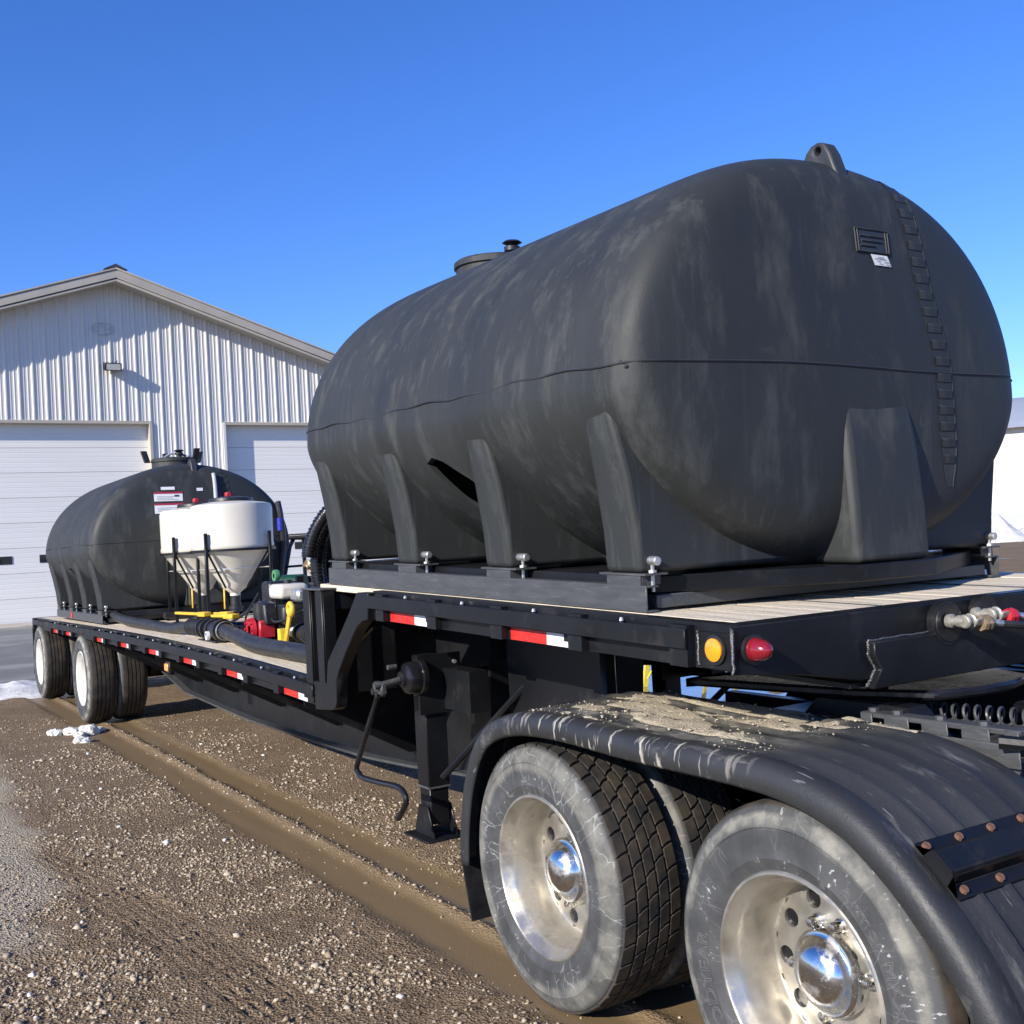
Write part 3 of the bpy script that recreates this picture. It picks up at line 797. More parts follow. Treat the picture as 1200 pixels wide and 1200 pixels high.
def make_tank(root, hatch_x, sk):
    """all parts in the tank's own frame: deck plane z=0, centre line y=0"""
    sh = place('tank_shell', shell_me, root, (0, 0, 0))
    # moulded support piers
    for sy in (-1, 1):
        for i, px_ in enumerate(PIERS):
            mb = MB(); v = []
            for z, yo, hw in ((.142, -1.018, .106), (.30, -1.032, .104), (.50, -1.066, .100), (.68, -1.107, .086), (.80, -1.117, .055)):
                v += [(px_ - hw, sy * yo, z), (px_ + hw, sy * yo, z), (px_ + hw * 1.18, sy * -.28, z), (px_ - hw * 1.18, sy * -.28, z)]
            f = [(0, 1, 2, 3), (19, 18, 17, 16)]
            for l_ in range(4):
                for k in range(4): f.append((4 * l_ + k, 4 * l_ + (k + 1) % 4, 4 * l_ + 4 + (k + 1) % 4, 4 * l_ + 4 + k))
            mb.add(v, f).build('support_pier', TANK, root, bevel=.022, seg=3)
    for sx in (-1, 1):
        mb = MB(); v = []
        for z, xo, hw in ((.128, 1.675, .215), (.35, 1.662, .212), (.58, 1.640, .208), (.74, 1.616, .20), (.86, 1.56, .185)):
            c_ = .08
            v += [(sx * xo, sx * (c_ - hw), z), (sx * xo, sx * (c_ + hw), z), (sx * 1.1, sx * (c_ + hw * 1.1), z), (sx * 1.1, sx * (c_ - hw * 1.1), z)]
        f = [(0, 1, 2, 3), (19, 18, 17, 16)]
        for l_ in range(4):
            for k in range(4): f.append((4 * l_ + k, 4 * l_ + (k + 1) % 4, 4 * l_ + 4 + (k + 1) % 4, 4 * l_ + 4 + k))
        mb.add(v, f).build('end_pier', TANK, root, bevel=.03, seg=3)
    MB().prism([(-1.4, -.15), (-1.4, .2), (-1.1, .52), (1.1, .52), (1.4, .2), (1.4, -.15), (1.1, -.52), (-1.1, -.52)], 2, .127, .26).build('belly_base', TANKD, root, bevel=.03, seg=2)
    # seam ridge round the middle
    m = TMS; k = .5 ** (1 / m); zs = .08; P = []
    cy = (1 - (zs / TBT) ** 2) ** .5
    xx = np.concatenate([np.linspace(-k, k, 60)]); rr_ = (1 - np.abs(xx) ** m) ** (1 / m)
    P += [(TL * x, -TA * cy * r_) for x, r_ in zip(xx, rr_)]
    rb = np.linspace(-k, k, 40)[1:-1]; P += [((1 - abs(r_) ** m) ** (1 / m) * TL, TA * cy * r_) for r_ in rb]
    P += [(TL * x, TA * cy * r_) for x, r_ in zip(xx[::-1], rr_)]
    P += [(-(1 - abs(r_) ** m) ** (1 / m) * TL, TA * cy * r_) for r_ in rb[::-1]]
    P = np.array(P); wz = zs + TZC + .006 * np.sin(P[:, 0] * 6 + P[:, 1] * 4) + .004 * np.sin(P[:, 0] * 17)
    Px = tank_bulge(P[:, 0], P[:, 1], P[:, 0] * 0 + zs)
    MB().tube(np.stack([Px, P[:, 1], wz], -1), .005, 6, closed=True).build('seam', TANKD, sh)
    for (x, y) in ((1.500, -1.092), (-1.500, -1.092), (1.500, 1.092)):
        nb = MB()
        for q_ in range(5):
            c_ = (x + .012 * math.sin(q_ * 2.1), y + .010 * math.cos(q_ * 1.7), TZC + zs - .010 + .010 * math.cos(q_ * 2.9))
            nb.lathe([(.001, -.009), (.008, -.005), (.010, 0), (.007, .006), (.001, .008)], c_, 'z', 8)
        nb.build('seam_flash', TANK, sh)
    # lifting lugs and ladder strips, one at each end
    lug = [(1.345, .90), (1.37, .965), (1.395, 1.012), (1.425, 1.036), (1.46, 1.043), (1.495, 1.030), (1.522, .985), (1.558, .89), (1.585, .78), (1.45, .75)]
    lm, _ = MB().prism([(x - .04, z - .012 + TZC) for x, z in lug], 1, .005, .075).mesh('lifting_lug', TANKD, (0, 0, 0), sharp=30)
    lm = apply_bool(lm, [MB().cyl((1.418, -.1, .993 + TZC), (1.418, .2, .993 + TZC), .017, n=20)])
    if not lm.materials: lm.materials.append(TANKD)
    for rz in (0, math.pi):
        o = place('lifting_lug', lm, root, (0, 0, 0), (0, 0, rz))
        bv = o.modifiers.new('bevel', 'BEVEL'); bv.width = .010; bv.segments = 2; bv.limit_method = 'ANGLE'
    for sg in (1, -1):
        mb = on_end(MB(), lad_l, lad_r, -.40, .90, .0012, sg, 60, 8)
        st = mb.build('ladder_strip', TANK, root, recalc=False)
        for fn in (lad_r,):
            zz = np.linspace(-.40, .90, 40); yy = fn(zz)
            MB().tube(np.stack([sg * (xend(yy, zz) + .0005), sg * yy, zz + TZC], -1), .003, 6).build('strip_edge', TANK, st)
        for zc in np.arange(-.28, .88, .068):
            u = np.linspace(lad_l(zc) + .010, lad_r(zc) - .010, 6); zz = zc + np.array((-.024, -.019, .012, .019)); of = np.array((.0, .004, .006, .0))
            Yp = np.repeat(u[None], 4, 0); Zp = np.repeat(zz[:, None], 6, 1)
            MB().grid(sg * (xend(Yp, Zp) + of[:, None]), sg * Yp, Zp + TZC).build('rung', TANK, st, recalc=False, sharp=25)
    # hatch and breather
    zt = TZC + TBT
    h = MB().lathe([(.265, zt - .12), (.26, zt + .02), (.255, zt + .045), (.27, zt + .05), (.27, zt + .08), (.255, zt + .092), (.2, zt + .102), (.0, zt + .107)], (hatch_x, 0, 0), 'z', 40).build('hatch', TANK, root, sharp=50)
    MB().lathe([(.03, zt + .08), (.03, zt + .125), (.048, zt + .13), (.048, zt + .155), (.026, zt + .162), (.06, zt + .178), (.045, zt + .19), (0, zt + .19)], (hatch_x + .13, .02, 0), 'z', 20).build('vent_cap', BPLA, h)
    # steel skid under it
    for sy in (-1, 1):
        yo = sy * 1.018
        mb = MB()
        mb.box(-1.475, 1.475, min(yo, yo - sy * .008), max(yo, yo - sy * .008), .002, .098)
        mb.box(-1.475, 1.475, min(yo - sy * .009, yo - sy * .06), max(yo - sy * .009, yo - sy * .06), .002, .010)
        mb.box(-1.475, 1.475, min(yo - sy * .009, yo - sy * .06), max(yo - sy * .009, yo - sy * .06), .090, .098)
        mb.build('skid_channel', sk, root, bevel=.002)
        for i, px_ in enumerate(PIERS):
            mb = MB()
            e = .02 if i == 3 else .0
            mb.box(px_ - .14, px_ + .155 - e, min(yo + sy * .004, yo - sy * .10), max(yo + sy * .004, yo - sy * .10), .134, .1415)
            mb.box(px_ - .10, px_ + .10, min(yo - sy * .001, yo - sy * .007), max(yo - sy * .001, yo - sy * .007), .0985, .1335)
            for xx_ in (-.10, .10): mb.box(px_ + xx_ - .003, px_ + xx_ + .003, min(yo - sy * .008, yo - sy * .09), max(yo - sy * .008, yo - sy * .09), .0985, .1335)
            mb.build('saddle', sk, root)
            bx_ = px_ + (.135 if i < 3 else .115)
            yb_ = yo - sy * .045
            t_ = MB().cyl((bx_, yb_, .075), (bx_, yb_, .185), .0075, n=8).build('tie_bolt', ZINC, root)
            MB().cyl((bx_ - .034, yb_, .186), (bx_ + .034, yb_, .186), .017, n=14).build('cross_pin', ZINC, t_, bevel=.003)
            MB().cyl((bx_, yb_, .143), (bx_, yb_, .152), .016, n=6).build('nut', ZINC, t_)
        for ex in (1.42, -1.42):
            MB().cyl((ex, yo - sy * .03, .0105), (ex, yo - sy * .03, .034), .013, .009, n=8).build('deck_bolt', ZINC, root)
    for cx_ in (-1.40, -.5, .5, 1.40):
        MB().box(cx_ - .05, cx_ + .05, -.95, .95, .012, .060).build('skid_crossbar', sk, root, bevel=.003)
    MB().prism([(-1.40, -.93), (-1.685, -.32), (-1.685, .15), (-1.40, .93), (1.40, .93), (1.685, .30), (1.685, -.15), (1.40, -.93)], 2, .061, .126).build('tray', BLK, root, bevel=.004)

fdz = 1.5225 + S * -1.506
ft = thing('water_tank', 'large black poly tank nearest the camera, on the raised front deck of the trailer', 'tank', (0, 0, 0), 'black poly tanks on the trailer')
make_tank(ft, -1.10, STEEL)
st_ = on_end(MB(), lambda z: .085 + (.54 - z) * .45, lambda z: .185 + (.54 - z) * .5, .497, .54, .004, 1, 4, 4).build('sticker', PAPER, ft, recalc=False)
for z_, a0, a1 in ((.531, .12, .16), (.524, .10, .17), (.515, .11, .13), (.514, .15, .185), (.505, .115, .14), (.504, .155, .19)):
    on_end(MB(), a0 + (.54 - z_) * .45, a1 + (.54 - z_) * .45, z_ - .0022, z_, .006, 1, 2, 3).build('print_line', INK, st_, recalc=False)
pl_ = on_end(MB(), .005, .20, .548, .64, .003, 1, 5, 6).build('maker_plate', TANKD, ft, recalc=False)
zz = np.array([.552, .636]); 
for (ya, yb, z_) in ((.005, .20, .64), (.005, .20, .548), (.03, .17, .612), (.04, .16, .592), (.03, .12, .572)):
    yy = np.linspace(ya, yb, 8); MB().tube(np.stack([xend(yy, yy * 0 + z_) + .004, yy, yy * 0 + z_ + TZC], -1), .004, 6).build('raised_line', TANK, pl_)
for y_ in (.005, .02, .185, .20):
    z2 = np.linspace(.55, .638, 6); MB().tube(np.stack([xend(z2 * 0 + y_, z2) + .004, z2 * 0 + y_, z2 + TZC], -1), .003, 6).build('raised_line', TANK, pl_)
ft.location = (-1.497, 1.118, fdz); ft.rotation_euler = (0, .0316, 0)
rtk = thing('water_tank', 'smaller looking black poly tank at the rear of the lower deck behind the white cones', 'tank', (0, 0, 0), 'black poly tanks on the trailer')
make_tank(rtk, .82, STEEL)
# labels, sight tube and fittings on the rear tank's front end
for (ya, yb, za, zb, mt_) in ((-.36, -.21, .66, .695, PAPER), (-.44, -.13, .53, .635, PAPER), (-.44, -.13, .39, .505, PAPER), (-.33, -.22, .30, .365, PAPER), (.03, .10, .64, .675, PAPER)):
    o = on_end(MB(), ya, yb, za, zb, .004, 1, 4, 6).build('warning_label', mt_, rtk, recalc=False)
    if yb - ya > .3:
        on_end(MB(), ya, yb, zb - .02, zb, .006, 1, 2, 6).build('red_band', REDI, o, recalc=False)
        for q_ in range(3): on_end(MB(), ya + .03, yb - .05 - .06 * (q_ % 2), zb - .055 - q_ * .018, zb - .048 - q_ * .018, .006, 1, 2, 6).build('print_line', GHOST, o, recalc=False)
        if zb > .6: on_end(MB(), yb - .09, yb - .04, zb - .055, zb - .035, .007, 1, 2, 4).build('print_mark', INK, o, recalc=False)
zz = np.linspace(-.55, .84, 26); yy = np.full(26, .215) + .02 * np.sin(zz * 2)
MB().tube(np.stack([xend(yy, zz) + .03, yy, zz + TZC], -1), .022, 10).build('sight_tube', TUBE, rtk)
for a in (.55, 1.9, 3.2, 4.6):
    MB().obox((.82 + .33 * math.cos(a), .33 * math.sin(a), TZC + TBT + .12), (.03, 0, 0), (0, .03, 0), (.02 * math.cos(a), .02 * math.sin(a), .07)).build('hatch_clamp', BPLA, rtk)
MB().tube(bez([(.55, -.1, TZC + TBT + .10), (.75, 0, TZC + TBT + .17), (1.0, .12, TZC + TBT + .10)], 6), .015, 8).build('lid_yoke', ZINC, rtk)
MB().cyl((1.60, .98, .95), (1.60, .98, 1.10), .04).build('blue_valve', BLUEP, rtk)
MB().tube(bez([(1.55, .98, 1.3), (1.6, .99, 1.1), (1.61, 1.0, .8), (1.63, .95, .5), (1.66, .9, .2)], 6), .035, 10).build('down_pipe', BPLA, rtk)
MB().box(-.43, -.35, -1.024, -1.0185, .012, .085).build('frame_decal', REDT, rtk)
rtk.scale = (1.02, 1.055, 1.02); rtk.location = (-11.5, 1.262, 1.137); rtk.rotation_euler = (0, 0, 0)

# ------------------------------------------------------------------ drop deck trailer
_cx = np.array([-13.6, -9.61, -7.84, -5.04, -4.07, -3.2]); _cz = np.array([1.108, 1.128, 1.133, 1.112, 1.088, 1.063])
_pf = np.polyfit(_cx, _cz, 3)
def zl(x): return np.polyval(_pf, np.clip(x, -14.2, -2.6))
def LOW(v): v = v.copy(); v[:, 2] += zl(v[:, 0]); return v
def UP(v):
    v = v.copy(); x, z = v[:, 0].copy(), v[:, 2].copy()
    v[:, 0] = x - S * z; v[:, 2] = 1.5225 + S * x + z; return v
TW = 2.47
tr = thing('drop_deck_trailer', 'long black drop deck trailer with worn wooden planks carrying both black tanks', 'trailer', (-6.5, 1.23, 0))
XR, XM, XF = -13.85, -3.14, .511
# deck planks, laid lengthwise
ys = np.linspace(.095, TW - .095, 11)
for i in range(10):
    dz = -.004 + .004 * RNG.random()
    MB(LOW).box(XR + .03, XM - .02, ys[i] + .004, ys[i + 1] - .004, -.035 + dz, .0 + dz, nx=28).build('deck_plank', PLANK, tr)
    dz = -.004 + .004 * RNG.random()
    MB(UP).box(XM + .03, XF - .07, ys[i] + .004, ys[i + 1] - .004, -.035 + dz, dz, nx=2).build('deck_plank', PLANK, tr, bevel=.003)
for i in (3, 7):
    for xf_, xa, xb, nx in ((LOW, XR + .03, XM - .02, 28), (UP, XM + .03, XF - .07, 1)):
        MB(xf_).box(xa, xb, ys[i] - .0035, ys[i] + .0035, -.03, .001, nx=nx).build('nailer_strip', STEEL, tr)
# side rails
for sy in (0, 1):
    f = (lambda y: y) if sy == 0 else (lambda y: TW - y)
    def bx(mb, x0, x1, ya, yb, z0, z1, nx): return mb.box(x0, x1, min(f(ya), f(yb)), max(f(ya), f(yb)), z0, z1, nx=nx)
    for xf_, xa, xb, nx in ((LOW, XR, -3.03, 28), (UP, -2.215, XF - .004, 2)):
        mb = MB(xf_)
        bx(mb, xa, xb, .035, .045, -.150, -.0015, nx); bx(mb, xa, xb, .0455, .092, -.010, -.0015, nx); bx(mb, xa, xb, .0455, .10, -.150, -.140, nx)
        mb.build('side_rail', BLK, tr)
        mb = MB(xf_); bx(mb, xa + .02, xb - (.2 if xf_ is UP else .01), -.012, -.001, -.088, -.022, nx)
        mb.build('rub_rail', BLK, tr, bevel=.002)
if True:
    TAPES = (-3.64, -4.84, -6.0, -7.17, -8.33, -9.52, -11.42, -12.35)
    xs_low = sorted([x - .065 for x in TAPES] + [x + .52 for x in TAPES[1:]])
    pk_me, _ = MB().box(-.045, .045, 0, .0345, -.148, -.012).mesh('stake_pocket', BLK, (0, 0, 0))
    sp_me, _ = MB().cyl((0, 0, -.05), (0, .0345, -.05), .018, n=10).mesh('rail_spool', BLKG, (0, 0, 0))
    bolt_me, _ = MB().cyl((0, 0, 0), (0, 0, .012), .009, .006, n=8).mesh('rail_bolt', ZINC, (0, 0, 0))
    for i, x in enumerate(xs_low):
        place('stake_pocket', pk_me, tr, (x, 0, float(zl(x))))
        for d in (.2, .41):
            if x + d < -3.2: place('rail_spool', sp_me, tr, (x + d, 0, float(zl(x + d))))
        place('rail_bolt', bolt_me, tr, (x + .3, .018, float(zl(x + .3)) - .022))
    for x in (-2.07, -1.50, -.91, -.335, .26):
        place('stake_pocket', pk_me, tr, (x, 0, 1.5225 + S * x), (0, .0316, 0))
        for d in (.18, .36):
            if x + d < .3: place('rail_spool', sp_me, tr, (x + d, 0, 1.5225 + S * (x + d)))
        for d in (.27,):
            if x + d < .3: place('rail_bolt', bolt_me, tr, (x + d, .018, 1.5225 + S * (x + d) - .020))
# reflective tape
def tape(xf_, x0, n, w=.27, L=.445):
    y = .0335
    def strip(a, b, z0, z1, m, par, name, dy=0): return MB(xf_).box(a, b, y - dy - .0012, y - dy, z0, z1).build(name, m, par)
    o = strip(x0, x0 + w, -.148, -.098, REDT, tr, 'reflector_tape')
    MB(xf_).prism([(x0 + w + .0005, -.148), (x0 + L, -.148), (x0 + L, -.126), (x0 + L - .055, -.126), (x0 + L - .055, -.098), (x0 + w + .0005, -.098)], 1, y - .0012, y).build('white_segment', WHTT, o)
for x in (-2.008, -.845): tape(UP, x, 0)
for x in (-3.64, -4.84, -6.0, -7.17, -8.33, -9.52, -11.42, -12.35): tape(LOW, x, 0, .25, .40)
# marker lamps
pl = MB(UP).box(.335, .497, .022, .0345, -.145, -.028).build('lamp_plate', BLK, tr, bevel=.002)
def disc(mb, c, ax, r, h, n=28, dome=.3):
    c = np.array(c); ax = np.array(ax, float)
    mb.cyl(c, c + ax * h, r, r, n); mb.cyl(c + ax * h, c + ax * (h + r * dome), r * .98, r * .55, n); return mb
zc = 1.5225 + S * .416 - .082
am = disc(MB(), (.419, .0215, zc), (0, -1, 0), .048, .010, dome=.05).build('lamp_bezel', BPLA, tr)
disc(MB(), (.419, .0105, zc), (0, -1, 0), .037, .006, dome=.14).build('amber_lens', AMBER, am, sharp=50)
zc2 = 1.427
rl = disc(MB(), (.512, .085, zc2), (1, 0, 0), .048, .012, dome=.05).build('lamp_bezel', BPLA, tr)
MB().lathe([(.038, .525), (.037, .54), (.031, .565), (.020, .585), (.008, .593), (0, .594)], (0, .085, zc2), 'x', 28).build('red_lens', REDL, rl, sharp=60)
ol = MB().box(-6.53, -6.40, .012, .034, .86, .955).build('clearance_lamp', BPLA, tr, bevel=.004)
MB().box(-6.52, -6.41, .0, .0115, .875, .94).build('amber_lens', AMBER, ol, bevel=.006)
# front bolster with stepped lower edge
MB(UP).prism([(.002, -.002), (.002, -.152), (.30, -.185), (.58, -.235), (1.89, -.235), (2.17, -.185), (TW - .002, -.152), (TW - .002, -.002)], 0, XF - .012, XF).build('front_bolster', BLK, tr, bevel=.004)
MB(UP).box(XF - .065, XF - .013, .05, TW - .05, -.05, .001).build('bolster_flange', BLK, tr)
MB(UP).prism([(.60, -.262), (.645, -.20), (.613, -.15), (.613, -.105), (1.86, -.105), (1.86, -.15), (1.87, -.262)], 0, XF + .0005, XF + .035).build('air_box', BLK, tr, bevel=.004)
for p in ([(XF + .004, .004, -.01), (XF + .004, .0, -.15)], [(XF + .006, .612, -.15), (XF + .006, .613, -.103), (XF + .006, .95, -.101)], [(XF + .006, .60, -.255), (XF + .006, .645, -.20), (XF + .006, .613, -.15)],
          [(.20, .03, -.03), (.20, .03, -.09)], [(.325, .03, -.03), (.325, .03, -.14)]):
    q_ = np.concatenate([np.linspace(p[i], p[i + 1], 14)[:-1] for i in range(len(p) - 1)] + [[p[-1]]])
    MB(UP).tube(q_ + RNG.normal(0, .0012, q_.shape), .0035 + .0015 * RNG.random(len(q_)), 6).build('weld_bead', WELD, tr)
MB().lathe([(.078, .512), (.078, .545), (.070, .545), (.067, .549), (0, .549)], (0, 1.0, 1.432), 'x', 30).build('air_port', BLKG, tr)
MB().lathe([(.06, .512), (.06, .55), (0, .55)], (0, 1.22, 1.455), 'x', 24).build('air_port', BLKG, tr)
# underside: king pin plate, cross members and main beams
MB(UP).box(-.35, XF - .02, .55, 1.92, -.262, -.245).build('kingpin_plate', BLK, tr)
for x in np.arange(XR + .4, -3.3, .9):
    MB().box(x - .02, x + .02, .1, TW - .1, float(zl(x)) - .14, float(zl(x)) - .04).build('cross_member', BLK, tr)
for x in np.arange(-2.9, .4, .55):
    MB(UP).box(x - .02, x + .02, .1, TW - .1, -.14, -.04).build('cross_member', BLK, tr)
bot = [(-13.6, .80), (-10.4, .80), (-9.5, .57), (-8.66, .43), (-6.6, .365), (-5.1, .37), (-4.0, .385), (-3.35, .42), (-2.75, .465), (-2.45, .485)]
topl = [(x, float(zl(x)) - .151) for x in np.linspace(-13.6, -3.0, 12)]
for yb in (.80, TW - .80):
    poly = bot + [(-2.32, .55), (-2.24, 1.05), (-2.1, 1.27), (.40, 1.30), (.40, 1.345), (-3.0, 1.45)] + topl[::-1]
    MB().prism(poly, 1, yb - .006, yb + .006).build('main_beam', BLK, tr)
    fl = MB(); B_ = np.array(bot + [(-2.32, .54)])
    for (x0, z0), (x1, z1) in zip(B_[:-1], B_[1:]):
        fl.add([(x, y, z + d) for d in (-.018, -.001) for x, y, z in ((x0, yb - .08, z0), (x1, yb - .08, z1), (x1, yb + .08, z1), (x0, yb + .08, z0))], BF)
    fl.build('beam_flange', STEEL, tr)
    MB().prism([(-2.27, .50), (-2.24, .50), (-2.16, 1.36), (-2.19, 1.36)], 1, yb - .1, yb + .1).build('beam_end_plate', BLK, tr)
for x in (-9.35, -8.2, -7.0, -5.75, -4.55, -3.35):
    zt_ = float(zl(x)) - .151
    for sy in (0, 1):
        f = (lambda y: y) if sy == 0 else (lambda y: TW - y)
        pts = [(f(.05), zt_), (f(.79), zt_), (f(.79), zt_ - .42), (f(.74), zt_ - .42), (f(.05), zt_ - .04)]
        MB().prism(pts if sy == 0 else pts[::-1], 0, x - .005, x + .005).build('outrigger', BLK, tr)
# neck: bulkhead, posts and bent side plates
MB().box(XM - .008, XM + .008, .10, TW - .10, .95, 1.585).build('bulkhead', BLK, tr)
for (xa, xb) in ((-3.16, -3.06), (-2.955, -2.87)):
    for sy in (0, 1):
        f = (lambda y: y) if sy == 0 else (lambda y: TW - y)
        mb = MB(); mb.box(xa, xb, min(f(.004), f(.014)), max(f(.004), f(.014)), .93, 1.588); mb.box(xa, xa + .01, min(f(.0145), f(.09)), max(f(.0145), f(.09)), .93, 1.588)
        mb.box(xb - .01, xb, min(f(.0145), f(.09)), max(f(.0145), f(.09)), .93, 1.588)
        mb.build('neck_post', BLK, tr, bevel=.003)
MB().box(-3.17, -2.86, -.004, .12, 1.589, 1.60).build('post_cap', STEEL, tr, bevel=.002)
MB().cyl((-3.0, .03, 1.05), (-3.0, .03, 1.59), .012, n=8).build('post_rod', BLKG, tr)
gus = [(-2.353, 1.583), (-2.47, 1.47), (-2.807, 1.189), (-2.834, 1.10), (-2.84, 1.062), (-3.04, 1.062), (-3.03, .895), (-2.90, .905), (-2.78, .915), (-2.73, .932), (-2.708, .965), (-2.695, 1.092), (-2.644, 1.153), (-2.541, 1.253), (-2.40, 1.375), (-2.359, 1.403), (-2.30, 1.43), (-2.222, 1.44), (-2.206, 1.581)]
for y_ in (.0, TW - .07):
    MB().prism(gus, 1, y_, y_ + .07).build('neck_side_plate', BLK, tr, bevel=.004)
MB().cyl((-2.42, .12, 1.40), (-2.75, .12, 1.25), .02, n=8).build('conduit', BLKG, tr)
# landing gear
def landing(y, near=True):
    sg = 1 if near else -1
    leg = MB().box(-2.42, -2.285, y - .065, y + .065, .50, 1.215).build('landing_leg', BLK, tr, bevel=.006)
    MB().box(-2.412, -2.293, y - .057, y + .057, .30, .50).build('inner_leg', BLK, leg, bevel=.004)
    MB().box(-2.422, -2.283, y - .067, y + .067, .495, .505).build('leg_collar', WELD, leg)
    ft_ = MB()
    ft_.box(-2.50, -2.205, y - .13, y + .13, .228, .240)
    for yy in (y - .075, y + .065):
        ft_.prism([(-2.47, .2405), (-2.235, .2405), (-2.30, .40), (-2.405, .40)], 1, yy, yy + .01)
    ft_.build('landing_foot', BLK, leg, bevel=.003)
    MB().box(-2.284, -2.27, y - .10, y + .16, .90, 1.22).build('leg_bracket', BLK, leg)
    for k in range(5): MB().cyl((-2.2705, y + .12, .93 + .06 * k), (-2.258, y + .12, .93 + .06 * k), .012, n=6).build('bracket_bolt', ZINC, leg)
    MB().box(-2.27, -1.98, y + .05, y + .16, .92, 1.14).build('leg_mount', BLK, leg)
    if near:
        gb = MB().lathe([(.0, .205), (.04, .205), (.045, .225), (.078, .235), (.086, .25), (.086, .30), (.10, .305), (.10, .33), (0, .33)], (-2.30, 0, 1.105), 'y', 26).build('gearbox', BLKG, leg)
        MB().cyl((-2.30, .05, 1.08), (-2.30, .20, 1.10), .018, n=12).build('crank_shaft', STEEL, gb)
        MB().cyl((-2.335, .15, 1.17), (-2.335, .20, 1.17), .014, n=10).build('gear_pin', STEEL, gb)
        pth = bez([(-2.36, .10, 1.045), (-2.41, .1, .97), (-2.56, .1, .78), (-2.70, .1, .60), (-2.685, .1, .565), (-2.62, .1, .545), (-2.40, .1, .553), (-2.20, .1, .565), (-2.12, .1, .553), (-2.085, .1, .51), (-2.13, .1, .455), (-2.19, .1, .40)], 6)
        MB().tube(pth, .0155, 10).build('crank_handle', BLKG, gb)
        MB().box(-2.39, -2.28, .08, .12, 1.03, 1.10).build('crank_yoke', STEEL, gb, bevel=.01)
        for xx_, zz_ in ((-2.385, 1.045), (-2.34, 1.035)): MB().cyl((xx_, .075, zz_), (xx_, .125, zz_), .018, n=10).build('crank_pin', BLKG, gb)
    MB().tube([(-2.28, y + .02, .55), (-1.75, y + .3, 1.1), (-1.5, y + .36, 1.3)], .02, 8).build('leg_brace', BLK, leg)
landing(.40); landing(TW - .40, False)
MB().cyl((-2.28, .46, 1.10), (-2.28, TW - .46, 1.10), .02, n=10).build('gear_cross_shaft', BLK, tr)
MB().box(-1.95, -1.08, .66, .75, .66, 1.33).build('hydraulic_block', BLK, tr, bevel=.02)
for k in range(4): MB().tube(bez([(-2.0 + .1 * k, .72, 1.34), (-1.9 + .12 * k, .68, 1.0), (-1.8 + .1 * k, .9, .8), (-1.4 + .1 * k, 1.2, .95)], 6), .012, 8).build('air_line', BLKG, tr)

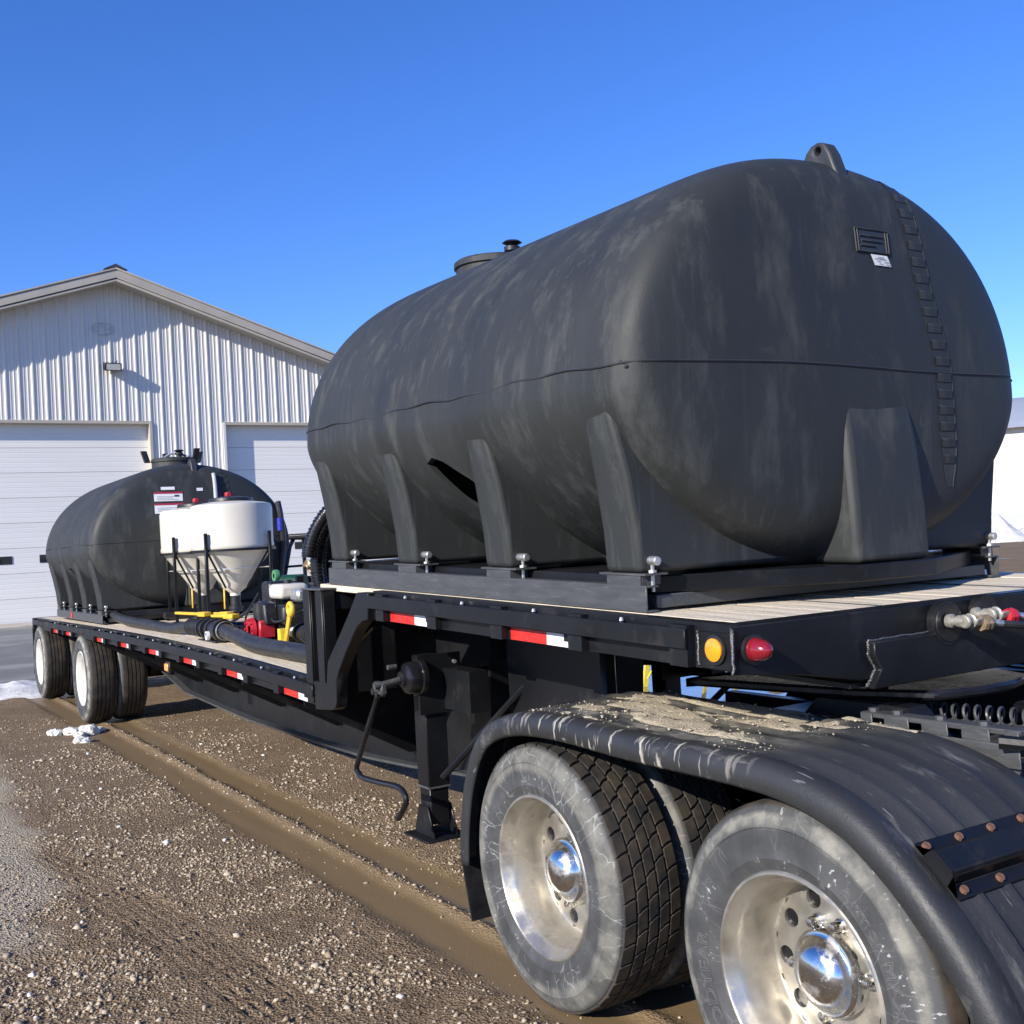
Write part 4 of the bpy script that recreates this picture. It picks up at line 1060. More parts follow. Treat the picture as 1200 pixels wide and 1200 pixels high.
# ------------------------------------------------------------------ wheels
def tyre_mat(name, chalk, ring, seed, web=.75):
    """rubber with chalky mud on the side wall: bands and streaks follow the tyre's own radius and angle"""
    m = bpy.data.materials.new(name); m.use_nodes = True
    global t, geo
    t = m.node_tree; b = t.nodes['Principled BSDF']
    tc = _n(t, 'ShaderNodeTexCoord'); sp = _n(t, 'ShaderNodeSeparateXYZ'); t.links.new(tc.outputs['Object'], sp.inputs[0])
    def M_(op, a, b_=None):
        n = _n(t, 'ShaderNodeMath', operation=op)
        for i, v in enumerate((a, b_)):
            if v is None: continue
            if isinstance(v, (int, float)): n.inputs[i].default_value = v
            else: t.links.new(v, n.inputs[i])
        return n.outputs[0]
    r = M_('SQRT', M_('ADD', M_('MULTIPLY', sp.outputs[0], sp.outputs[0]), M_('MULTIPLY', sp.outputs[2], sp.outputs[2])))
    ang = M_('ARCTAN2', sp.outputs[2], sp.outputs[0])
    cv = _n(t, 'ShaderNodeCombineXYZ'); t.links.new(M_('MULTIPLY', ang, 9.0), cv.inputs[0]); t.links.new(M_('MULTIPLY', r, 7.0), cv.inputs[1]); cv.inputs[2].default_value = seed
    def nz(vec, sc, det=5, ro=.6):
        n = _n(t, 'ShaderNodeTexNoise'); n.inputs['Scale'].default_value = sc; n.inputs['Detail'].default_value = det; n.inputs['Roughness'].default_value = ro
        t.links.new(vec, n.inputs['Vector']); return n.outputs['Fac']
    blot = nz(tc.outputs['Object'], 6)
    # broad chalk band near the shoulder
    rb = M_('ADD', r, M_('MULTIPLY', M_('SUBTRACT', blot, .5), .06))
    band = M_('MULTIPLY', rng(rb, ring[0], ring[0] + .02), rng(rb, ring[1] - .015, ring[1], 1., 0.))
    band = M_('MULTIPLY', band, rng(nz(tc.outputs['Object'], 11, 7), .38, .58, .25, 1.))
    # thin radial drips and scratches
    wv = _n(t, 'ShaderNodeVectorMath', operation='ADD'); wn = _n(t, 'ShaderNodeTexNoise'); wn.inputs['Scale'].default_value = 9; wn.inputs['Detail'].default_value = 3
    t.links.new(tc.outputs['Object'], wn.inputs['Vector']); ws = _n(t, 'ShaderNodeVectorMath', operation='SCALE'); ws.inputs['Scale'].default_value = .06
    t.links.new(wn.outputs['Color'], ws.inputs[0]); cvp = _n(t, 'ShaderNodeCombineXYZ'); t.links.new(M_('MULTIPLY', ang, .55), cvp.inputs[0]); t.links.new(M_('MULTIPLY', r, .55), cvp.inputs[1]); cvp.inputs[2].default_value = seed
    t.links.new(cvp.outputs[0], wv.inputs[0]); t.links.new(ws.outputs[0], wv.inputs[1])
    vo = _n(t, 'ShaderNodeTexVoronoi', feature='DISTANCE_TO_EDGE'); vo.inputs['Scale'].default_value = 13; t.links.new(wv.outputs[0], vo.inputs['Vector'])
    drip = M_('MULTIPLY', rng(vo.outputs['Distance'], .010, .030, 1., 0.), rng(nz(tc.outputs['Object'], 7, 4), .46, .62))
    cv2 = _n(t, 'ShaderNodeCombineXYZ'); t.links.new(M_('MULTIPLY', ang, 17.0), cv2.inputs[0]); t.links.new(M_('MULTIPLY', r, 22.0), cv2.inputs[1]); cv2.inputs[2].default_value = seed + 3
    scr = M_('MULTIPLY', rng(nz(cv2.outputs[0], 2.2, 2, .4), .66, .69), rng(nz(tc.outputs['Object'], 6, 2), .5, .62))
    side = rng(r, .295, .505, 1., 1.)
    sw = rng(r, .498, .506, 1., 0.)
    base = mixc(rng(blot, .35, .65), (.042, .043, .044), (.075, .076, .076))
    c1 = mixc(M_('MULTIPLY', M_('MULTIPLY', band, sw), chalk), base, (.30, .285, .235))
    amt = M_('MULTIPLY', M_('MAXIMUM', M_('MULTIPLY', drip, web), M_('MULTIPLY', scr, .8)), M_('MULTIPLY', sw, min(1, chalk * 1.3)))
    c2 = mixc(amt, c1, (.46, .46, .44))
    tread = mixc(rng(nz(tc.outputs['Object'], 8, 6), .4, .65), (.018, .017, .016), (.060, .046, .033))
    c3 = mixc(rng(r, .496, .506), c2, tread)
    t.links.new(c3, b.inputs['Base Color']); b.inputs['Roughness'].default_value = .72; b.inputs['Specular IOR Level'].default_value = .35
    bp = _n(t, 'ShaderNodeBump'); bp.inputs['Strength'].default_value = .25; bp.inputs['Distance'].default_value = .004
    t.links.new(nz(tc.outputs['Object'], 70), bp.inputs['Height']); t.links.new(bp.outputs[0], b.inputs['Normal'])
    return m
T_DRIVE = tyre_mat('scratched_tyre', .42, (.40, .50), 1.0)
T_FRONT = tyre_mat('muddy_band_tyre', .66, (.432, .488), 5.0, .16)
T_TRAIL = tyre_mat('trailer_tyre', .9, (.43, .488), 9.0, .12)
SIDE = [(.288, .03), (.300, .008), (.315, -.004), (.345, -.016), (.352, -.019), (.356, -.017), (.40, -.022), (.438, -.020), (.442, -.023), (.447, -.019), (.475, -.008), (.495, .004)]
def tyre_profile(ribs):
    p = list(SIDE)
    if ribs:
        p += [(.506, .016), (.512, .028)]
        for g in (.075, .118, .162, .205): p += [(.514, g - .0065), (.500, g - .005), (.500, g + .005), (.514, g + .0065)]
        p += [(.512, .252), (.506, .264)]
    else:
        p += [(.500, .012), (.501, .03), (.5015, .14), (.501, .25), (.500, .268)]
    p += [(r_, .28 - h) for r_, h in SIDE[::-1]]
    return p
def circ_map(x, r_): return x
def tyre_mesh(name, m, ribs, blocks=False, text=None):
    mb = MB(); mb.lathe(tyre_profile(ribs), (0, 0, 0), 'y', 96)
    if blocks:
        N = 40
        rows = [(.012, .062, 0, .35), (.069, .112, .5, .5), (.119, .161, .0, .5), (.168, .211, .5, .5), (.218, .268, 0, .35)]
        for k in range(N):
            for (ta, tb, ph, skew) in rows:
                a0 = 2 * np.pi * (k + ph) / N; w = 2 * np.pi / N * .46; sk = 2 * np.pi / N * skew * 1.1
                # hexagonal tread block, six corners
                loc = [(-w - sk * .25, ta), (w - sk * .25, ta), (w + sk * .1, (ta + tb) / 2), (w + sk * .25, tb), (-w + sk * .25, tb), (-w + sk * .1, (ta + tb) / 2)]
                v = []
                for rr_, g in ((.498, 1.0), (.5105, .97), (.515, .90)):
                    for (da, tt) in loc:
                        tm_ = (ta + tb) / 2; tt2 = tm_ + (tt - tm_) * g; aa = a0 + da * g
                        drop = .006 * (abs(tt2 - .14) / .13) ** 3
                        v.append(((rr_ - drop) * math.cos(aa), tt2, (rr_ - drop) * math.sin(aa)))
                f = [tuple(range(12, 18))]
                for l_ in (0, 6):
                    for q_ in range(6): f.append((l_ + q_, l_ + (q_ + 1) % 6, l_ + 6 + (q_ + 1) % 6, l_ + 6 + q_))
                mb.add(v, f)
    if False:                                     # shoulder lugs
        for k in range(60):
            a = 2 * np.pi * k / 60
            mb.obox((.503 * math.cos(a), .008, .503 * math.sin(a)), (.004 * math.cos(a), 0, .004 * math.sin(a)), (0, .012, 0), (-.013 * math.sin(a), 0, .013 * math.cos(a)))
    return mb.mesh(name, m, (0, 0, 0), sharp=38)[0]
def wheel_mesh(name, m, holes=10):
    mb = MB()
    mb.lathe([(.286, .06), (.300, .012), (.312, .004), (.316, -.004), (.312, -.009), (.305, -.010), (.299, -.004), (.294, .014), (.280, .028), (.273, .05), (.266, .09), (.262, .13), (.262, .155), (.256, .168), (.246, .172)], (0, 0, 0), 'y', 72)
    # disc with real hand holes
    R0, R1, RH, rh, t0 = .160, .246, .203, .0285, .172
    for k in range(holes):
        a0, a1 = 2 * np.pi * k / holes, 2 * np.pi * (k + 1) / holes; ac = (a0 + a1) / 2
        outer = [(R0, a0 + (a1 - a0) * u) for u in np.linspace(0, 1, 7)[:-1]] + [(R0 + (R1 - R0) * u, a1) for u in np.linspace(0, 1, 7)[:-1]] + \
                [(R1, a1 - (a1 - a0) * u) for u in np.linspace(0, 1, 7)[:-1]] + [(R1 - (R1 - R0) * u, a0) for u in np.linspace(0, 1, 7)[:-1]]
        def tt(r_): return t0 - .010 * math.sin((R1 - r_) / (R1 - R0) * math.pi / 2)
        v = [(r_ * math.cos(a), tt(r_), r_ * math.sin(a)) for r_, a in outer]
        n = len(outer)
        cx, cz = RH * math.cos(ac), RH * math.sin(ac)
        for d in (0, .018):
            for (r_, a) in outer:
                px_, pz_ = r_ * math.cos(a) - cx, r_ * math.sin(a) - cz
                L = math.hypot(px_, pz_)
                v.append((cx + px_ / L * rh, tt(RH) + d, cz + pz_ / L * rh))
        f = []
        for l_ in (0, n):
            for q_ in range(n): f.append((l_ + q_, l_ + (q_ + 1) % n, l_ + n + (q_ + 1) % n, l_ + n + q_))
        mb.add(v, f)
    mb.lathe([(.160, .162), (.125, .160), (.10, .160)], (0, 0, 0), 'y', 60)
    return mb.mesh(name, m, (0, 0, 0), sharp=40)[0]
def hub_mesh(name, m, dome=True):
    p = [(.126, .162), (.126, .120), (.121, .112), (.110, .110), (.104, .104), (.098, .092), (.086, .074), (.066, .060), (.04, .051), (.0, .047)] if dome else \
        [(.105, .162), (.105, .11), (.085, .10), (.075, .09), (.075, .06), (.07, .055), (0, .053)]
    return MB().lathe(p, (0, 0, 0), 'y', 48).mesh(name, m, (0, 0, 0), sharp=40)[0]
lug_me = MB().lathe([(.021, .161), (.021, .150), (.0165, .147), (.0165, .125), (.012, .115), (0, .112)], (0, 0, 0), 'y', 14).mesh('lug_nut', CHROME, (0, 0, 0), sharp=40)[0]
TY_BLOCK = tyre_mesh('drive_tyre', T_DRIVE, False, True)
TY_FRONT = tyre_mesh('rib_tyre', T_FRONT, True)
TY_TRAIL = tyre_mesh('trailer_tyre', T_TRAIL, True)
WH_ALU, WH_WHT = wheel_mesh('alloy_rim', ALU), wheel_mesh('white_rim', WHEELW)
HUB_C, HUB_B = hub_mesh('hub_cap', CHROME), hub_mesh('hub', BLKG, False)
# back side of every rim
BACK = MB().lathe([(.316, .285), (.30, .27), (.285, .22), (.275, .17), (.246, .174), (.16, .18), (.0, .18)], (0, 0, 0), 'y', 48).mesh('rim_back', BLKG, (0, 0, 0))[0]
def wheel(root, x, y, z, rot, flip, tyre, rim, hub, lugs, spin=0.0):
    """y = plane of the outboard rim edge; flip turns the wheel to face +y"""
    ty = place('tyre', tyre, root, (x, y, z), (0, spin, math.pi if flip else 0))
    def sub(nm, me, par):
        o = bpy.data.objects.new(nm, me); COL.objects.link(o); o.parent = par; WL[o.name] = Vector((0, 0, 0)); return o
    rm_ = sub('rim', rim, ty); sub('rim_back', BACK, ty)
    if hub: sub('hub', hub, ty)
    if lugs:
        for k in range(10):
            if k in lugs: continue
            a = 2 * math.pi * (k + .5) / 10
            o = sub('lug_nut', lug_me, ty); o.location = (.143 * math.cos(a), 0, .143 * math.sin(a))
    return ty
for ax, sp_ in ((-10.416, .3), (-13.483, 1.2)):
    wheel(tr, ax, .0185, .508, 0, False, TY_TRAIL, WH_WHT, HUB_B, {99}, sp_)
    wheel(tr, ax, .0185 + .335 + .28, .508, 0, True, TY_TRAIL, WH_WHT, None, None, sp_ + 1)
    wheel(tr, ax, TW - .0185, .508, 0, True, TY_TRAIL, WH_WHT, HUB_B, {99}, sp_)
    wheel(tr, ax, TW - .0185 - .335 - .28, .508, 0, False, TY_TRAIL, WH_WHT, None, None, sp_ + 1)
    MB().cyl((ax, .12, .508), (ax, TW - .12, .508), .065, n=16).build('axle', BLK, tr)
    for yb in (.80, TW - .80):
        MB().prism([(ax - .35, .80), (ax + .30, .80), (ax + .12, .46), (ax - .12, .46)], 1, yb - .05, yb + .05).build('spring_hanger', BLK, tr, bevel=.01)
        MB().cyl((ax - .3, yb, .52), (ax - .3, yb, .80), .10, n=16).build('air_spring', RUB, tr)
for yy in (.02, TW - .62):
    MB().box(-14.12, -14.108, yy, yy + .60, .30, .98).build('mud_flap', BPLA, tr)
    MB().box(-14.14, -13.85, yy + .25, yy + .30, .96, .99).build('flap_hanger', BLK, tr)
MB(LOW).box(XR - .10, XR, 0, TW, -.15, -.002).build('rear_bolster', BLK, tr, bevel=.004)
MB().box(XR - .06, XR - .005, .5, TW - .5, .52, .62).build('rear_bumper', BLK, tr, bevel=.004)
for yy in (.7, TW - .75): MB().box(XR - .05, XR - .01, yy, yy + .05, .6, 1.0).build('bumper_post', BLK, tr)

# ------------------------------------------------------------------ equipment on the lower deck
def cone_tank(x, y, label):
    zd = float(zl(x))
    o = thing('cone_tank', label, 'cone tank', (x, y, zd), 'white cone bottom tanks')
    Rr = .43
    MB().lathe([(.055, zd + .27), (.055, zd + .30), (.13, zd + .36), (.14, zd + .40), (.405, zd + .745), (.43, zd + .775), (.432, zd + .80), (.425, zd + .83), (.428, zd + 1.19), (.415, zd + 1.235), (.36, zd + 1.25), (.22, zd + 1.27), (.21, zd + 1.275)], (x, y, 0), 'z', 48).build('tank_body', POLYW, o, sharp=50)
    ld = MB().lathe([(.225, zd + 1.265), (.235, zd + 1.275), (.23, zd + 1.305), (.12, zd + 1.325), (0, zd + 1.33)], (x, y, 0), 'z', 36).build('lid', BPLA, o)
    MB().box(x - .05, x + .03, y - .05, y - .0, zd + 1.325, zd + 1.375).build('lid_tag', REDP, ld, bevel=.006)
    MB().lathe([(.436, zd + .742), (.445, zd + .742), (.445, zd + .768), (.436, zd + .768)], (x, y, 0), 'z', 48, closed=True).build('support_ring', BLK, o)
    MB().lathe([(.30, zd + .555), (.308, zd + .555), (.308, zd + .565), (.30, zd + .565)], (x, y, 0), 'z', 36, closed=True).build('lower_ring', ZINC, o)
    for k in range(4):
        a = math.radians(37 + 90 * k); c, s_ = math.cos(a), math.sin(a)
        lg = MB().obox((x + .462 * c, y + .462 * s_, zd + .47), (.016, 0, 0), (0, .016, 0), (0, 0, .468)).build('stand_leg', BLK, o, bevel=.003)
        MB().cyl((x + .45 * c, y + .45 * s_, zd + .75), (x + .16 * c, y + .16 * s_, zd + .36), .011, n=8).build('cone_strut', BLK, lg)
        MB().cyl((x + .455 * c, y + .455 * s_, zd + .56), (x + .30 * c, y + .30 * s_, zd + .56), .006, n=6).build('ring_tie', ZINC, lg)
        MB().box(x + .462 * c - .05, x + .462 * c + .05, y + .462 * s_ - .05, y + .462 * s_ + .05, zd + .001, zd + .008).build('foot_plate', BLK, lg)
    v = MB().cyl((x, y, zd + .27), (x, y, zd + .10), .055, n=16).build('bottom_valve', BPLA, o, bevel=.006)
    MB().lathe([(.065, zd + .10), (.065, zd + .13), (.075, zd + .13), (.075, zd + .16), (.06, zd + .16)], (x, y, 0), 'z', 16).build('valve_nut', BPLA, v)
    MB().obox((x - .06, y - .10, zd + .24), (.012, 0, 0), (0, .008, 0), (0, .0, .11)).build('valve_handle', YEL, v, bevel=.006)
    MB().tube(bez([(x, y, zd + .12), (x, y - .02, zd + .07), (x + .02, y - .2, zd + .06), (x + .06, y - .45, zd + .08)], 6), .035, 10).build('drain_hose', HOSE, o)
    return o
cone_tank(-8.45, 1.25, 'white cone bottom tank with black lid standing nearer the engine pump')
cone_tank(-9.40, 1.17, 'white cone bottom tank half hidden behind the other one, beside the rear black tank')

# valve manifold with ribbed hose ends
my, mz = .30, 1.22
mf = thing('valve_manifold', 'black pipe manifold with yellow lever handles on the lower deck', 'manifold', (-6.1, my, 1.11))
pr = []
for i, xx_ in enumerate(np.arange(-6.72, -6.42, .055)): pr += [(.055, xx_), (.072, xx_ + .010), (.072, xx_ + .026), (.055, xx_ + .034)]
MB().lathe(pr, (0, my, mz), 'x', 24).build('ribbed_end', BPLA, mf)
MB().lathe([(.05, -6.40), (.062, -6.40), (.062, -6.30), (.085, -6.30), (.085, -6.27), (.07, -6.27), (.07, -6.16), (.09, -6.16), (.09, -6.13), (.065, -6.13), (.065, -6.02), (.088, -6.02), (.088, -5.98), (.075, -5.98), (.075, -5.80), (.092, -5.80), (.092, -5.76), (.06, -5.76), (.06, -5.66)], (0, my, mz), 'x', 24).build('valve_body', BPLA, mf, sharp=30)
MB().lathe([(.073, -5.735), (.077, -5.735), (.077, -5.705), (.073, -5.705)], (0, my, mz), 'x', 24, closed=True).build('hose_clamp', ZINC, mf)
MB().lathe([(.027, -.012), (.036, -.012), (.036, .012), (.027, .012)], (-5.86, my - .105, mz - .035), 'y', 18, closed=True).build('clamp_ring', WHTT, mf)
MB().box(-6.3, -5.8, my - .06, my + .2, 1.118, 1.135).build('manifold_base', BPLA, mf)
for (xa, ya, xb, yb) in ((-7.0, my - .05, -6.30, my + .03), (-6.33, my + .10, -6.02, my + .14), (-5.98, my - .02, -5.62, my + .06), (-5.66, my + .30, -5.30, my + .55)):
    hd = MB()
    L = math.hypot(xb - xa, yb - ya); d = np.array(((xb - xa) / L, (yb - ya) / L, 0)); n_ = np.array((-d[1], d[0], 0))
    hd.obox(((xa + xb) / 2, (ya + yb) / 2, mz + .115), d * L / 2, n_ * .02, np.array((0, 0, .012)))
    hd.obox((xb - d[0] * .07, yb - d[1] * .07, mz + .115), d * .075, n_ * .036, np.array((0, 0, .020)))
    hd.build('valve_handle', YEL, mf, bevel=.007, seg=2)
for (x, y) in ((-5.75, my + .25), (-5.55, my + .42), (-5.35, my + .5)):
    MB().lathe([(.03, -.12), (.05, -.12), (.05, -.04), (.075, -.04), (.075, -.01), (.055, -.01), (.055, .05), (.078, .05), (.078, .08), (.05, .08), (.05, .12)], (x, y, mz - .02), 'y', 18).build('side_fitting', BPLA, mf)
MB().tube([(-5.95, my, mz), (-5.9, my + .25, mz), (-5.5, my + .42, mz - .01)], .055, 14).build('cross_pipe', BPLA, mf)

def ribbed_tube(path, r, amp, pitch, n=12):
    P = np.array(path); L = np.concatenate([[0], np.cumsum(np.linalg.norm(np.diff(P, axis=0), axis=1))])
    s_ = np.arange(0, L[-1], pitch / 6)
    Q = np.stack([np.interp(s_, L, P[:, i]) for i in range(3)], -1)
    return MB().tube(Q, r + amp * (np.sin(2 * np.pi * s_ / pitch) > 0) - amp / 2, n)
h1 = bez([(-10.15, .34, 1.24), (-9.7, .30, 1.215), (-9.0, .26, 1.20), (-8.1, .28, 1.185), (-7.4, .30, 1.175), (-7.0, .30, 1.20), (-6.62, my, mz)], 14)
tag(MB().tube(h1, .052, 14).build('suction_hose', HOSE), 'long black hose running along the deck from the rear tank to the manifold', 'hose', 'large black hoses on the deck')
h2 = bez([(-5.74, my, mz), (-5.5, my - .02, mz - .01), (-5.1, my - .06, 1.19), (-4.7, my - .08, 1.165), (-4.2, my - .06, 1.155), (-3.7, my - .03, 1.15), (-3.3, my, 1.17)], 14)
tag(MB().tube(h2, .062, 16).build('suction_hose', HOSE), 'thick black hose curving from the manifold to the neck of the trailer', 'hose', 'large black hoses on the deck')
# coil of ribbed hose behind the neck
ph = np.linspace(0, 2 * np.pi * 3.4, 260)
cc_ = np.cos(ph + .5); coil = np.stack([-3.62 + .36 * cc_ + .03 * ph / (2 * np.pi), 1.02 + .44 * cc_ - .075 * ph / (2 * np.pi), 1.71 + .54 * np.sin(ph + .5)], -1)
tag(ribbed_tube(coil, .047, .006, .026, 12).build('hose_coil', HOSEG), 'upright coil of ribbed black hose behind the big tank', 'hose')

# engine pump
ex, ey, ez = -5.35, .62, 1.115
ep = thing('engine_pump', 'small engine driven pump with red housing and cream fuel tank on the deck', 'pump', (ex, ey, ez))
MB().lathe([(.035, -.16), (.090, -.16), (.095, -.13), (.07, -.12), (.07, -.05), (.10, -.04), (.10, .0), (.05, .02)], (ex, ey - .08, ez + .12), 'y', 30).build('pump_housing', REDP, ep, sharp=30)
for k in range(10):
    a = 2 * math.pi * k / 10; MB().cyl((ex + .08 * math.cos(a), ey - .255, ez + .12 + .08 * math.sin(a)), (ex + .08 * math.cos(a), ey - .238, ez + .12 + .08 * math.sin(a)), .009, n=6).build('housing_bolt', REDP, ep)
MB().lathe([(.04, -.02), (.06, -.02), (.06, .12), (.04, .12)], (ex, ey - .14, ez + .20), 'z', 16).build('outlet', BPLA, ep)
MB().box(ex + .09, ex + .13, ey - .20, ey - .07, ez + .05, ez + .19).build('volute_side', REDP, ep, bevel=.01)
MB().box(ex - .2, ex + .25, ey - .05, ey + .38, ez + .08, ez + .30).build('engine_block', BPLA, ep, bevel=.03, seg=2)
MB().prism([(ex - .10, ez + .16), (ex + .16, ez + .15), (ex + .12, ez + .32), (ex - .06, ez + .34)], 1, ey - .16, ey - .045).build('blower_shroud', BPLA, ep, bevel=.02, seg=2)
MB().box(ex - .16, ex + .12, ey - .02, ey + .22, ez + .34, ez + .46).build('fuel_tank', POLYW, ep, bevel=.035, seg=3)
MB().cyl((ex - .02, ey + .10, ez + .46), (ex - .02, ey + .10, ez + .49), .035, n=16).build('fuel_cap', BPLA, ep)
MB().box(ex - .40, ex - .19, ey + .0, ey + .24, ez + .26, ez + .48).build('air_cleaner', BPLA, ep, bevel=.03, seg=2)
MB().box(ex + .14, ex + .32, ey + .05, ey + .2, ez + .32, ez + .42).build('muffler', ZINC, ep, bevel=.02)
MB().box(ex - .3, ex + .35, ey - .22, ey + .4, ez + .002, ez + .04).build('base_plate', BLK, ep)
# second valve with the big yellow lever
bv_ = thing('lever_valve', 'ball valve with one large upright yellow lever beside the red pump', 'valve', (-4.75, .50, 1.12))
MB().cyl((-5.0, .62, 1.21), (-4.1, .62, 1.21), .045, n=16).build('pipe', WHTT, bv_)
MB().lathe([(.05, -4.86), (.075, -4.86), (.075, -4.83), (.06, -4.83), (.06, -4.70), (.075, -4.70), (.075, -4.67), (.05, -4.67)], (0, .62, 1.21), 'x', 18).build('valve_body', BPLA, bv_)
lv = MB(); a0 = np.array((-4.87, .50, 1.15)); a1 = np.array((-4.74, .50, 1.40)); d = (a1 - a0) / np.linalg.norm(a1 - a0); nn = np.cross(d, (0, 1, 0))
lv.obox((a0 + a1) / 2, d * .145, nn * .026, np.array((0, .010, 0)))
thh = np.linspace(0, 2 * np.pi, 24, endpoint=False)
lv.tube(a1[None] + .042 * (np.cos(thh)[:, None] * d + np.sin(thh)[:, None] * nn), .020, 8, closed=True)
lv.build('lever', YEL, bv_, bevel=.005)
MB().obox((-4.93, .50, 1.19), (.03, 0, 0), (0, .03, 0), (0, 0, .06)).build('tag', YELL, bv_)
MB().cyl((-4.55, .62, 1.38), (-4.05, .62, 1.40), .035, n=14).build('upper_pipe', HOSE, bv_)
MB().cyl((-4.12, .62, 1.21), (-4.02, .62, 1.21), .06, n=16).build('pipe_union', WHTT, bv_)
# loose wiring and thin hoses round the engine
for i, (pts, r_) in enumerate((([(-5.6, .75, 1.55), (-5.3, .55, 1.35), (-5.0, .5, 1.3), (-4.6, .62, 1.42)], .011), ([(-5.75, .6, 1.5), (-5.65, .45, 1.3), (-5.5, .5, 1.18), (-5.2, .42, 1.16)], .009), ([(-6.9, .6, 1.15), (-6.6, .75, 1.3), (-6.2, .7, 1.35), (-5.9, .75, 1.25)], .016))):
    tag(MB().tube(bez(pts, 8), r_, 8).build('thin_hose', HOSE), ['thin black lead looping from the engine to the lever valve', 'thin black lead hanging beside the red pump housing', 'small black hose bent behind the yellow handled manifold'][i], 'hose', 'thin hoses round the pump')
# green hydraulic motor standing above the pump
gmh = thing('hose_reel', 'dark green reel with a pale green round end cap above the engine pump', 'hose reel', (-5.85, .95, 1.12))
MB().cyl((-5.96, .90, 1.57), (-5.78, 1.01, 1.57), .065, n=24).build('drum', GREEN, gmh)
MB().lathe([(.022, -.02), (.05, -.02), (.054, 0), (.05, .02), (.03, .02)], (-6.04, .86, 1.63), 'y', 22).build('end_cap', mat('pale_green', (.08, .24, .11), .4), gmh)
for xx_ in (-5.95, -5.75): MB().box(xx_ - .02, xx_ + .02, .93, .99, 1.122, 1.62).build('reel_post', BLK, gmh)
for k in range(5): MB().tube(bez([(-5.75 + .03 * k, 1.0, 1.70), (-5.67, 1.02, 1.74 - .02 * k), (-5.61 + .02 * k, 1.06, 1.56)], 5), .010, 6).build('fitting_line', BRASS, gmh)

# ------------------------------------------------------------------ compact tractor behind the trailer
tp = np.array((-13.3, 3.95)); TU = np.array((.525, .851)) / np.hypot(.525, .851); TWd = np.array((-TU[1], TU[0]))
ct = thing('compact_tractor', 'green compact tractor with black roll frame and canopy parked beyond the trailer', 'tractor', (*tp, 0))
def C3(u, w, z): return np.array((*(tp + TU * u + TWd * w), z))
U3, W3_ = np.array((*TU, 0)), np.array((*TWd, 0)); Z3 = np.array((0, 0, 1.))
def cbox(u0, u1, w0, w1, z0, z1): return MB().obox(C3((u0 + u1) / 2, (w0 + w1) / 2, (z0 + z1) / 2), U3 * (u1 - u0) / 2, W3_ * (w1 - w0) / 2, Z3 * (z1 - z0) / 2)
cbox(-.30, .30, -1.5, -.35, .75, 1.36).build('hood', GREEN, ct, bevel=.09, seg=3)
cbox(-.26, .26, -1.52, -1.49, .85, 1.25).build('grille', BPLA, ct)
cbox(-.35, .35, -.35, .8, .6, .95).build('chassis', BLK, ct, bevel=.03)
cbox(-.22, .72, -.45, .95, 2.03, 2.12).build('canopy', BPLA, ct, bevel=.03, seg=2)
for u in (-.2, .62):
    MB().tube([C3(u - .13 if u < 0 else u, -.45, 1.1), C3(u - .12 if u < 0 else u, -.42, 1.35), C3(u, -.38, 1.92), C3(u + .05, -.30, 2.05)], .033, 8).build('roll_post', BLKG, ct)
    MB().tube([C3(u, .75, .8), C3(u, .75, 2.05)], .035, 8).build('roll_post', BLKG, ct)
MB().tube([C3(-.3, -.44, 1.62), C3(.62, -.44, 1.64)], .018, 8).build('cross_rail', BLKG, ct)
cbox(-.52, -.36, -.40, -.36, 1.80, 1.98).build('mirror', BLKG, ct, bevel=.015)
MB().tube([C3(-.36, -.38, 1.92), C3(-.2, -.38, 1.9)], .012, 6).build('mirror_arm', BLKG, ct)
cbox(-.25, .25, .1, .3, .95, 1.45).build('seat', BPLA, ct, bevel=.05, seg=2)
for u, w, r_, wd in ((-.62, .45, .55, .15), (.62, .45, .55, .15), (-.5, -1.1, .34, .10), (.5, -1.1, .34, .10)):
    wh = MB().cyl(C3(u - wd, w, r_), C3(u + wd, w, r_), r_, n=28).build('tyre', RUB, ct, bevel=.04, seg=2)
    MB().cyl(C3(u - wd - .01, w, r_), C3(u + wd + .01, w, r_), r_ * .55, n=22).build('rim', YELL, wh)
MB().tube([C3(0, -.4, 1.2), C3(0, -.25, 1.42)], .02, 8).build('steering_column', BPLA, ct)
# ------------------------------------------------------------------ yellow step ladder beyond the trailer
ld = thing('step_ladder', 'yellow fibreglass step ladder standing in the puddle beyond the trailer', 'step ladder', (-7.1, 5.85, 0))
ua = np.array((.62, -.07, 0)) / np.hypot(.62, .07); ub = np.array((.07, .62, 0)) / np.hypot(.62, .07); lc = np.array((-7.08, 5.81, -.03))
for sgn in (-1, 1):
    MB().obox(lc + ua * sgn * .245 + ub * .12 + Z3 * .85, ua * .018, ub * .035, np.array((0, 0, .86)) + ub * .12 - ua * sgn * .07).build('front_rail', YELL, ld, bevel=.004)
    MB().obox(lc + ua * sgn * .25 + ub * .62 + Z3 * .84, ua * .015, ub * .025, np.array((0, 0, .85)) - ub * .28 - ua * sgn * .06).build('rear_rail', YELL, ld, bevel=.004)
for k in range(5):
    z = .30 + .30 * k; w = .25 - .025 * k
    MB().obox(lc + ub * (.04 + .042 * k) + Z3 * z, ua * w, ub * .04, Z3 * .012).build('step', ZINC if k else YELL, ld)
    for sgn in (-1, 1):
        if k == 0: MB().tube([lc + ua * sgn * .24 + ub * .0 + Z3 * .12, lc + ua * sgn * .10 + ub * .03 + Z3 * .29], .010, 6).build('step_brace', YELL, ld)
MB().obox(lc + ub * .27 + Z3 * 1.72, ua * .17, ub * .10, Z3 * .03).build('ladder_top', YELL, ld, bevel=.01)

